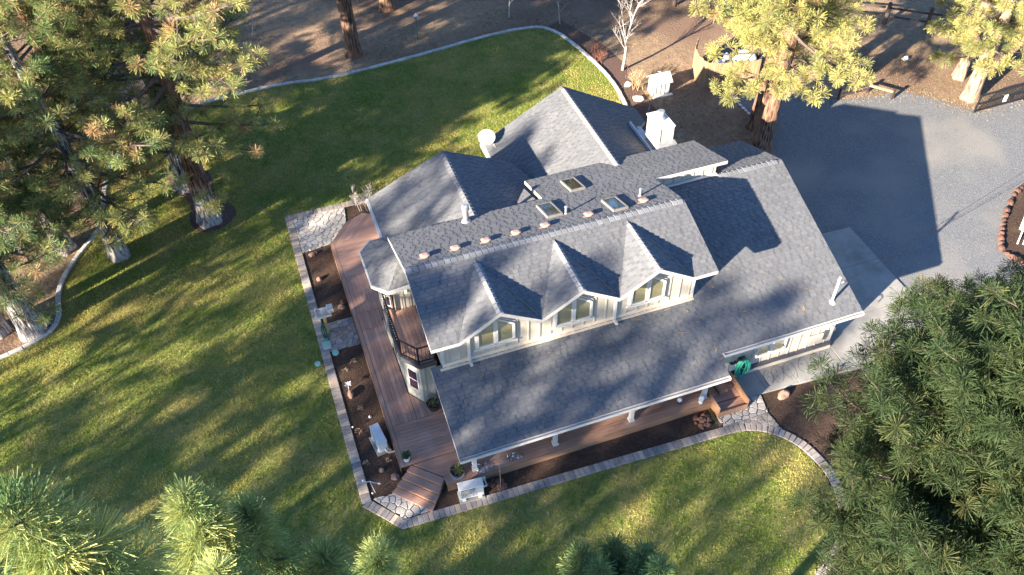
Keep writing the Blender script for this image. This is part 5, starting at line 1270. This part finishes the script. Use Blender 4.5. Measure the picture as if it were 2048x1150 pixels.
# small bare saplings and bushes
def bare_tree(name, base, h, seed, label, cat='tree', r0=0.05, levels=3, mat='palebark', spread=0.8, group=None, stems=1):
    t = thing(name, (base[0], base[1], 0), label, cat, group)
    rr = random.Random(seed); tr = MB(); br = MB()
    def grow(mb, p, d, ln, r, lv):
        pts = [p]; q = p.copy(); dd = d.copy(); n = 5
        for i in range(n):
            dd = (dd + Vector((rr.gauss(0, 0.12), rr.gauss(0, 0.12), rr.gauss(0.04, 0.06)))).normalized(); q = q + dd * (ln / n); pts.append(q.copy())
        mb.tube(pts, [r * (1 - 0.75 * i / n) for i in range(n + 1)], 6 if lv == 0 else 4)
        if lv < levels:
            k = (11 if lv == 0 else 5)
            for i in range(k):
                s_ = rr.uniform(0.28 if lv == 0 else 0.2, 1.0); pp = pts[min(int(s_ * n), n - 1)].lerp(pts[min(int(s_ * n) + 1, n)], (s_ * n) % 1)
                a = rr.random() * 6.283
                sd = Vector((math.cos(a), math.sin(a), rr.uniform(0.1, 0.7))).normalized()
                nd = (dd * (1 - spread * 0.6) + sd * spread).normalized()
                grow(br, pp, nd, ln * rr.uniform(0.35, 0.55) * (1.15 - 0.5 * s_), max(r * 0.42, 0.006), lv + 1)
    for s_ in range(stems):
        d0 = Vector((rr.gauss(0, 0.04 if stems == 1 else 0.35), rr.gauss(0, 0.04 if stems == 1 else 0.35), 1)).normalized()
        grow(tr, Vector((base[0] + rr.uniform(-0.05, 0.05) * (stems - 1), base[1] + rr.uniform(-0.05, 0.05) * (stems - 1), 0)), d0, h, r0, 0)
    tr.obj('trunk' if stems == 1 else 'stems', M[mat], t); br.obj('crown', M[mat], t)
    return t
bare_tree('bare_tree', (16.14, 22.24), 4.6, 5, 'pale leafless tree beyond the rear lawn corner', r0=0.085)
bare_tree('sapling', (-2.38, 33.13), 1.9, 6, 'thin leafless sapling left of the tall rusty trunk', r0=0.03, levels=2, group='leafless saplings')
bare_tree('sapling', (14.77, 28.0), 2.4, 7, 'thin leafless sapling beside the kerb near the top centre', r0=0.035, levels=1, group='leafless saplings')
bare_tree('sapling', (12.21, 29.72), 2.6, 8, 'thin pale sapling at the top edge beyond the kerb', r0=0.05, levels=1, group='leafless saplings')
bare_tree('sapling', (15.78, 18.26), 1.2, 9, 'short pale sapling behind the chimney', r0=0.03, levels=1, group='leafless saplings')
bare_tree('dry_shrub', (16.05, 20.35), 1.0, 10, 'tan leafless shrub left of the playhouse', 'shrub', 0.02, 2, 'stick', 0.8, None, 7)
bare_tree('dry_shrub', (0.25, 15.9), 0.9, 12, 'pale leafless shrub at the rear end of the deck', 'shrub', 0.02, 2, 'palebark', 0.8, None, 8)
bare_tree('dry_shrub', (15.2, 23.4), 0.9, 13, 'rusty leafless shrub behind the bare tree', 'shrub', 0.02, 2, 'brownmetal', 0.8, None, 6)
# overhead service cables
for k, (dz, lb) in enumerate(((0.0, 'upper overhead service cable over the drive'), (-0.35, 'lower overhead service cable over the drive'))):
    a = Vector((14.88, 1.44, zb + 0.9 + dz * 0.3)); b = Vector((75.0, 14.0 + k * 2.5, 11.5)); pts = []
    for i in range(41):
        s_ = i / 40; p = a.lerp(b, s_); p.z -= 4 * 1.6 * s_ * (1 - s_) + dz * 0; pts.append(p)
    tag(MB().tube(pts, 0.007, 6).obj('service_cable', M['black']), lb, 'cable', 'overhead cables')
# ------------------------------------------------------------------ pines
GREEN = np.array([0.115, 0.185, 0.075]); OLIVE = np.array([0.38, 0.37, 0.13]); RUSTN = np.array([0.44, 0.29, 0.15])
def tube_np(mb, pts, radii, n): mb.tube(pts, radii, n, cap=False)
def pine_parts(h, cb, R, seed, trunk_r, lean=(0, 0), needles=22, nw=0.02, nl=0.25, gap=0.5, per=4, olive=0.4, rust=0.10, sub=7, ctop=None, flare=0.65, tuftgap=0.30, droop=0.0, shaft=12, blue=0.0, cone=(0.45, 0.62), tips=(), tri=False, bare=0.28, old=0.10, tone=1.0, ang=(58, 26), upb=0.25, bth=1.0):
    """trunk (MB), branches (MB), needle arrays for a pine standing at the origin"""
    rr = random.Random(seed); rg = np.random.default_rng(seed)
    def axis(z): t = z / h; return Vector((lean[0] * t ** 1.2 + 0.10 * math.sin(z * 0.35 + seed), lean[1] * t ** 1.2 + 0.10 * math.cos(z * 0.31 + seed) - 0.10 * math.cos(seed), z)) if z > 0 else Vector((0.10 * math.sin(seed), 0, 0))
    tr = MB(); zs = [0, 0.12, 0.3, 0.6, 1.0, 1.6, 2.3, 3.2, 4.2, 5.4] + [6 + i * (h - 6) / 9 for i in range(10)]
    nS = 28
    vs_ = []; fs = []
    fur = [rr.uniform(0.0, 1.0) for _ in range(nS)]; lob = [rr.uniform(0, 6.28) for _ in range(3)]
    for i, z in enumerate(zs):
        c = axis(z); r = trunk_r * max(0.06, max(0.0, 1 - z / h) ** 0.8) * (1 + flare * 0.42 * math.exp(-z * 2.6))
        for k in range(nS):
            a = 2 * math.pi * k / nS
            f = 1 + (0.055 * (fur[k] - 0.5) * 2 + 0.035 * math.sin(3 * a + lob[0] + z * 0.4)) + flare * 0.16 * math.exp(-z * 2.4) * math.sin(5 * a + lob[1])
            f += 0.03 * math.sin(17 * a + z * 3.1 + lob[2])
            vs_.append((c.x + math.cos(a) * r * f, c.y + math.sin(a) * r * f, z))
    for i in range(len(zs) - 1):
        for k in range(nS): fs.append((i * nS + k, i * nS + (k + 1) % nS, (i + 1) * nS + (k + 1) % nS, (i + 1) * nS + k))
    fs.append(tuple((len(zs) - 1) * nS + k for k in range(nS)))
    tr.add(vs_, fs)
    br = MB(); tuft_p = []; tuft_d = []
    z = cb; az = rr.random() * 6.28
    while z < h - 0.15:
        t = (z - cb) / (h - cb)
        for b in range(per if rr.random() > 0.3 else per - 1):
            az += 2.39996 + rr.uniform(-0.5, 0.5)
            top = h - z
            Ln = min(R * (0.72 + 0.28 * min(1, t * 5)), cone[0] + cone[1] * top) * rr.uniform(0.62, 1.12)
            if rr.random() < 0.10: Ln *= 0.5
            el = math.radians(-14 - droop + 52 * t + rr.uniform(-9, 9)); zb0 = z + rr.uniform(-gap / 2, gap / 2)
            p0 = axis(max(0.5, zb0)); dh = Vector((math.cos(az), math.sin(az), 0)); sd = Vector((-dh.y, dh.x, 0))
            wob = rr.uniform(-0.12, 0.12)
            def bp(s): return p0 + dh * (Ln * s * math.cos(el)) + sd * (wob * Ln * s * s) + Vector((0, 0, Ln * (math.sin(el) * s + 0.20 * s * s)))
            n = 5
            pts = [bp(i / n) for i in range(n + 1)]; rb = max(0.012, 0.018 * Ln + 0.006) * bth
            tube_np(br, pts, [rb * (1 - 0.72 * i / n) for i in range(n + 1)], 5)
            tuft_p.append(pts[-1]); tuft_d.append((pts[-1] - pts[-2]).normalized())
            m = max(2, int(sub * Ln / R + 1))
            for e in range(int(Ln * (1 - bare) / tuftgap)):
                s = rr.uniform(bare, 0.97); a3 = rr.uniform(0, 6.28); off = Vector((math.cos(a3), math.sin(a3), rr.uniform(0.0, 1.2))).normalized()
                tuft_p.append(bp(s) + off * rr.uniform(0.05, 0.2)); tuft_d.append((off + dh * 0.5).normalized())
            for j in range(m):
                s = bare + (0.98 - bare) * (j + rr.uniform(0.1, 0.9)) / m
                q0 = bp(s); side = 1 if j % 2 else -1
                l2 = (0.42 * (1.05 - s) * Ln + 0.28) * rr.uniform(0.7, 1.2)
                aa = rr.uniform(0.55, 1.15)
                d2 = (dh * math.cos(aa) + sd * (side * math.sin(aa)) + Vector((0, 0, rr.uniform(-0.12, 0.42)))).normalized()
                q1 = q0 + d2 * l2 * 0.55 + Vector((0, 0, -0.02 * l2)); q2 = q0 + d2 * l2 + Vector((0, 0, 0.10 * l2))
                tube_np(br, [q0, q1, q2], [rb * 0.5, rb * 0.36, rb * 0.2], 3)
                tuft_p.append(q2); tuft_d.append((q2 - q1).normalized())
                k = int(l2 / tuftgap)
                for e in range(k):
                    u = 0.35 + 0.6 * (e + rr.random()) / max(k, 1)
                    a3 = rr.uniform(0, 6.28)
                    off = Vector((math.cos(a3), math.sin(a3), rr.uniform(-0.1, 0.9))).normalized()
                    qq = q0.lerp(q2, u) + off * rr.uniform(0.05, 0.22)
                    tuft_p.append(qq); tuft_d.append((d2 * 0.6 + off).normalized())
        z += gap * rr.uniform(0.75, 1.25) * (1 if z < h - 3 else 0.7)
    for tx, ty, tz in tips:                                   # upswept leading shoots, whorled
        tp = Vector((tx, ty, tz)); a0 = axis(max(cb, tz - 2.8)); inw = Vector((a0.x - tp.x, a0.y - tp.y, 0))
        q2 = tp + inw * 0.06 - Vector((0, 0, 0.55)); q1 = tp + inw * 0.30 - Vector((0, 0, 1.35))
        tube_np(br, [a0, q1, q2, tp], [0.024, 0.020, 0.015, 0.009], 6)
        tuft_p.append(tp); tuft_d.append(Vector((0, 0, 1)))
        tuft_p.append(tp - Vector((0, 0, 0.12))); tuft_d.append(Vector((0, 0, 1)))
        for w_ in range(1, 7):
            u = w_ * 0.18
            c = tp.lerp(q2, min(1, u / max((tp - q2).length, 0.05))) if u < (tp - q2).length else q2.lerp(q1, min(1, (u - (tp - q2).length) / max((q2 - q1).length, 0.05)))
            for b in range(4 + (w_ > 2)):
                az += 2.39996; l2 = (0.04 + 0.052 * w_) * rr.uniform(0.7, 1.15)
                d2 = Vector((math.cos(az), math.sin(az), rr.uniform(0.35, 0.9))).normalized(); e2 = c + d2 * l2
                tube_np(br, [c, e2], [0.012, 0.007], 4); tuft_p.append(e2); tuft_d.append(d2)
                if w_ > 2: tuft_p.append(c + d2 * l2 * 0.5 + Vector((0, 0, 0.05))); tuft_d.append((d2 + Vector((0, 0, 0.5))).normalized())
    tuft_p.append(axis(h) + Vector((0, 0, 0.05))); tuft_d.append(Vector((0, 0, 1)))
    P = np.array([tuple(p) for p in tuft_p]); D = np.array([tuple(d) for d in tuft_d]); D[:, 2] += upb; D /= np.linalg.norm(D, axis=1)[:, None]
    N = len(P); n = needles
    # needle directions: a brush round the twig end
    th = np.radians(np.clip(rg.normal(ang[0], ang[1], (N, n)), 5, 140)); ph = rg.random((N, n)) * 2 * np.pi
    A = np.cross(D, np.array([0.3, 0.2, 0.93])); A /= np.linalg.norm(A, axis=1)[:, None] + 1e-9; B = np.cross(D, A)
    dirn = D[:, None] * np.cos(th)[..., None] + (A[:, None] * np.cos(ph)[..., None] + B[:, None] * np.sin(ph)[..., None]) * np.sin(th)[..., None]
    ln = nl * rg.uniform(0.75, 1.15, (N, n)) * rg.uniform(0.75, 1.15, (N, 1))
    bs = P[:, None] - D[:, None] * (rg.random((N, n)) * nl * 0.5)[..., None]
    tip = bs + dirn * ln[..., None]; tip[..., 2] -= 0.10 * ln
    rv = rg.normal(size=(N, n, 3)); wv = np.cross(dirn, rv); wv /= np.linalg.norm(wv, axis=2)[..., None] + 1e-9; wv *= nw / 2
    mid = bs + dirn * (ln * 0.45)[..., None]
    # slender kite: base, two shoulders, tip (two triangles)
    if tri:
        V = np.stack([bs, tip - wv, tip + wv], 2).reshape(-1, 3); F = np.arange(N * n * 3).reshape(-1, 3)
    else:
        V = np.stack([bs, mid - wv, tip, mid + wv], 2).reshape(-1, 3)
        b0 = np.arange(N * n)[:, None] * 4
        F = np.concatenate([b0 + [0, 1, 2], b0 + [0, 2, 3]], 1).reshape(-1, 3)
    f1 = np.clip(rg.normal(olive, 0.28, (N, 1)), 0, 1); T = GREEN * (1 - f1) + OLIVE * f1
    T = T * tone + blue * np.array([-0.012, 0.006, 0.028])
    ru = rg.random(N) < rust; T[ru] = RUSTN * rg.uniform(0.6, 1.1, (ru.sum(), 1))
    T = np.repeat(T * rg.uniform(0.75, 1.25, (N, 1)), n, 0) * rg.uniform(0.8, 1.2, (N * n, 1))
    # inner (older) needles of many tufts have turned straw
    om = (rg.random((N, n)) < old * (1 + 2 * rust)).ravel(); T[om] = RUSTN * rg.uniform(0.6, 1.1, (om.sum(), 1))
    return tr, br, V, F, (T if tri else np.repeat(T, 2, 0))
PINE_TRIS = 0
def pine(base, h, cb, R, seed, trunk_r, label, bark='bark_red', group=None, cull=None, **kw):
    global PINE_TRIS
    t = thing('pine_tree', (base[0], base[1], 0), label, 'tree', group)
    tr, br, V, F, T = pine_parts(h, cb, R, seed, trunk_r, **kw)
    off = np.array([base[0], base[1], 0.0])
    tr.v = [(x + base[0], y + base[1], z) for x, y, z in tr.v]; br.v = [(x + base[0], y + base[1], z) for x, y, z in br.v]
    tr.obj('trunk', M[bark], t, smooth=True); br.obj('branches', M['branch'], t)
    np_mesh('crown', V + off, F, M['needle'], T, t)
    PINE_TRIS += len(F) + 2 * len(br.f)
    return t
def copy_pine(src, base, rotz, s, label, group):
    t = src.copy(); COL.objects.link(t); t.location = (base[0], base[1], 0); t.rotation_euler = (0, 0, rotz); t.scale = (s, s, s)
    t['label'] = label; t['group'] = group; ROOT[t.name] = Vector((base[0], base[1], 0))
    for c in list(src.children):
        k = c.copy(); COL.objects.link(k); k.parent = t
    return t
TIPS_LEFT = [(-0.24, 1.39, 20.46), (0.1, 1.55, 19.77), (0.62, 1.19, 19.26), (1.09, 1.65, 18.14), (-0.75, 0.3, 22.37), (-1.28, 1.64, 19.92), (-0.11, 0.76, 20.27)]
TIPS_MID = [(0.13, 1.16, 15.54), (0.41, 0.84, 15.72), (-0.39, 1.15, 15.63), (0.44, 0.5, 15.92), (-0.27, 0.8, 15.84)]
LG = 'pines at the left edge of the lawn'
mid = dict(needles=80, nw=0.018, nl=0.34, gap=0.60, per=4, sub=7, tuftgap=0.62, tri=True, bare=0.3, ang=(58, 27))
def mk(**kw): d = dict(mid); d.update(kw); return d
pine((-6.41, 17.59), 17, 4.2, 5.0, 11, 0.46, 'rusty pine in the mulch ring with a grey base', 'bark_two', LG, **mk(rust=0.10, olive=0.6, droop=8))
pine((-7.26, 20.37), 17, 5.2, 4.0, 12, 0.42, 'grey pine standing behind the rusty one in the mulch ring', 'bark_grey', LG, **mk(rust=0.07, olive=0.3))
pine((-10.54, 16.63), 14.5, 3.2, 4.6, 13, 0.37, 'leaning grey pine growing straight from the lawn', 'bark_grey', LG, **mk(rust=0.08, olive=0.35, droop=8, lean=(-0.5, 0.3)))
pine((-12.87, 17.97), 14, 2.8, 4.0, 14, 0.40, 'grey pine just inside the kerb left of the leaning one', 'bark_grey', LG, **mk(rust=0.06, olive=0.12, droop=6))
pine((-14.03, 13.36), 11, 3.2, 4.2, 15, 0.50, 'thick pale grey pine nearest the kerb bend at the left', 'bark_grey', LG, **mk(rust=0.06, olive=0.12, droop=6))
pine((-15.2, 13.75), 10.5, 3.4, 3.4, 16, 0.36, 'pale grey pine at the left picture edge beside the thick one', 'bark_grey', LG, **mk(rust=0.05, olive=0.12))
pine((-14.6, 18.9), 13, 3.4, 3.6, 17, 0.36, 'dark pine in shade behind the left kerb', 'bark_grey', LG, **mk(rust=0.05, olive=0.12))
pine((-11.6, 24.2), 21, 3.8, 4.2, 18, 0.38, 'shaded pine behind the kerb at the upper left', 'bark_red', LG, **mk(rust=0.10))
TG = 'pines behind the house'
far = dict(needles=16, nw=0.04, nl=0.29, gap=0.6, per=4, sub=7, tuftgap=0.34, tri=True)
pine((2.62, 29.03), 24, 8.5, 3.8, 21, 0.42, 'tall rusty trunk standing just beyond the rear kerb', 'bark_red', TG, **far)
pine((5.73, 33.35), 24, 8.5, 3.8, 22, 0.40, 'rusty trunk cut by the top edge right of the tall one', 'bark_red', TG, **far)
RG = 'sunlit pines by the drive'
pine((19.48, 13.45), 21, 4.6, 4.5, 31, 0.50, 'thick rusty pine at the drive edge behind the garage', 'bark_red', RG, **mk(rust=0.03, olive=1.0, droop=10))
pine((20.12, 15.1), 20, 5.6, 3.9, 32, 0.36, 'thinner dark pine beside the thick rusty one', 'bark_red', RG, **mk(rust=0.03, olive=1.0, droop=8))
pine((31.76, 13.4), 19, 3.0, 4.0, 33, 0.36, 'buff barked pine above the iron gate', 'bark_pale', RG, **mk(rust=0.03, olive=0.9))
pine((32.6, 15.2), 19, 3.4, 3.8, 34, 0.30, 'second buff barked pine behind the one above the gate', 'bark_pale', RG, **mk(rust=0.03, olive=0.85))
NG = 'pines close to the viewpoint'
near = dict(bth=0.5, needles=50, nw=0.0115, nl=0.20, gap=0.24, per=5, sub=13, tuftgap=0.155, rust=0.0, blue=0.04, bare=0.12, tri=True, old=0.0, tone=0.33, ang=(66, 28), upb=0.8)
def mn(**kw): d = dict(near); d.update(kw); return d
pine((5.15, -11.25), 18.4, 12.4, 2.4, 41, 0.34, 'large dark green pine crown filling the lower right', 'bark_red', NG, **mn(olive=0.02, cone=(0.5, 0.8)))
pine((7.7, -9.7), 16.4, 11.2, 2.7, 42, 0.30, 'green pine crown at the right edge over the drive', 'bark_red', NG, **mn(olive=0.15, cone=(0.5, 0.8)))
pine((-4.4, -12.3), 18.0, 15.5, 0.5, 43, 0.24, 'pale green pine top with upright brushes at the bottom left', 'bark_red', NG, **mn(olive=0.35, bth=1.0, needles=140, nw=0.0066, nl=0.22, tone=1.15, blue=0.0, ang=(50, 26), upb=0.5, gap=0.6, per=4, sub=5, tips=TIPS_LEFT))
pine((-0.35, -11.4), 14.6, 10.0, 1.4, 46, 0.24, 'dark green pine top at the bottom edge below the front lawn', 'bark_red', NG, **mn(olive=0.05, tone=1.0, needles=80, gap=0.5, per=4, sub=6, tips=TIPS_MID))
# pines outside the picture whose shade falls across the lawn and the roofs
SG = 'pines west of the garden'
coarse = dict(needles=10, nw=0.085, nl=0.38, gap=0.8, per=4, sub=6, tuftgap=0.42, tri=True)
s1 = pine((-32.5, -10.4), 19, 6.5, 3.4, 51, 0.42, 'tall pine standing beyond the left end of the lawn', 'bark_red', SG, **coarse)
s2 = pine((-36.0, -5.5), 18, 5.5, 3.2, 52, 0.36, 'pine standing off the lower left of the lawn', 'bark_red', SG, **coarse)
# (place along the sunlight, place across it, height factor, crown width factor)
ROW = [(-38, 0.6, 1.2, 0.72), (-44, 3.0, 1.24, 0.42), (-41, -1.6, 1.22, 0.62), (-37, -3.4, 1.1, 0.55), (-36, 7.6, 1.16, 0.42), (-40, 13.4, 1.05, 0.40), (-35, 16.6, 0.9, 0.5), (-44, 19.5, 1.0, 0.6), (-47, 5.4, 1.25, 0.38), (-49, 9.4, 1.36, 0.45), (-36, -6.0, 0.98, 0.55), (-41, -8.4, 1.0, 0.5),
       (-24, 14.8, 0.55, 0.5), (-30, 11.0, 0.8, 0.3),
       (-40, 26.5, 1.0, 1.0), (-34, 30.5, 1.0, 1.0), (-22, 33.5, 1.05, 1.0), (-9, 32.6, 0.95, 0.8), (-8, 42, 1.0, 1.0), (6, 40, 0.95, 1.0),
       (-16.7, -13.9, 1.1, 1.0), (-22.7, -14.0, 1.15, 1.0), (-28, -13.5, 1.1, 1.0)]
cz, sz = math.cos(SUN_AZ), math.sin(SUN_AZ)
for i, (t_, w_, s_, k_) in enumerate(ROW):
    o = copy_pine(s1 if i % 2 else s2, (t_ * cz - w_ * sz, t_ * sz + w_ * cz), i * 1.7, s_, 'pine outside the picture west of the garden', SG)
    o.scale = (s_ * k_, s_ * k_, s_)
BK = [(8, 46), (14, 50), (20, 45), (27, 48), (33, 40), (40, 44), (12, 58), (24, 60), (36, 56), (46, 34), (2, 56), (50, 46)]
for i, (x, y) in enumerate(BK):
    copy_pine(s2 if i % 2 else s1, (x, y), i * 2.3, 1.0 + 0.1 * (i % 3), 'pine of the forest beyond the far fence', 'forest pines beyond the far fence')
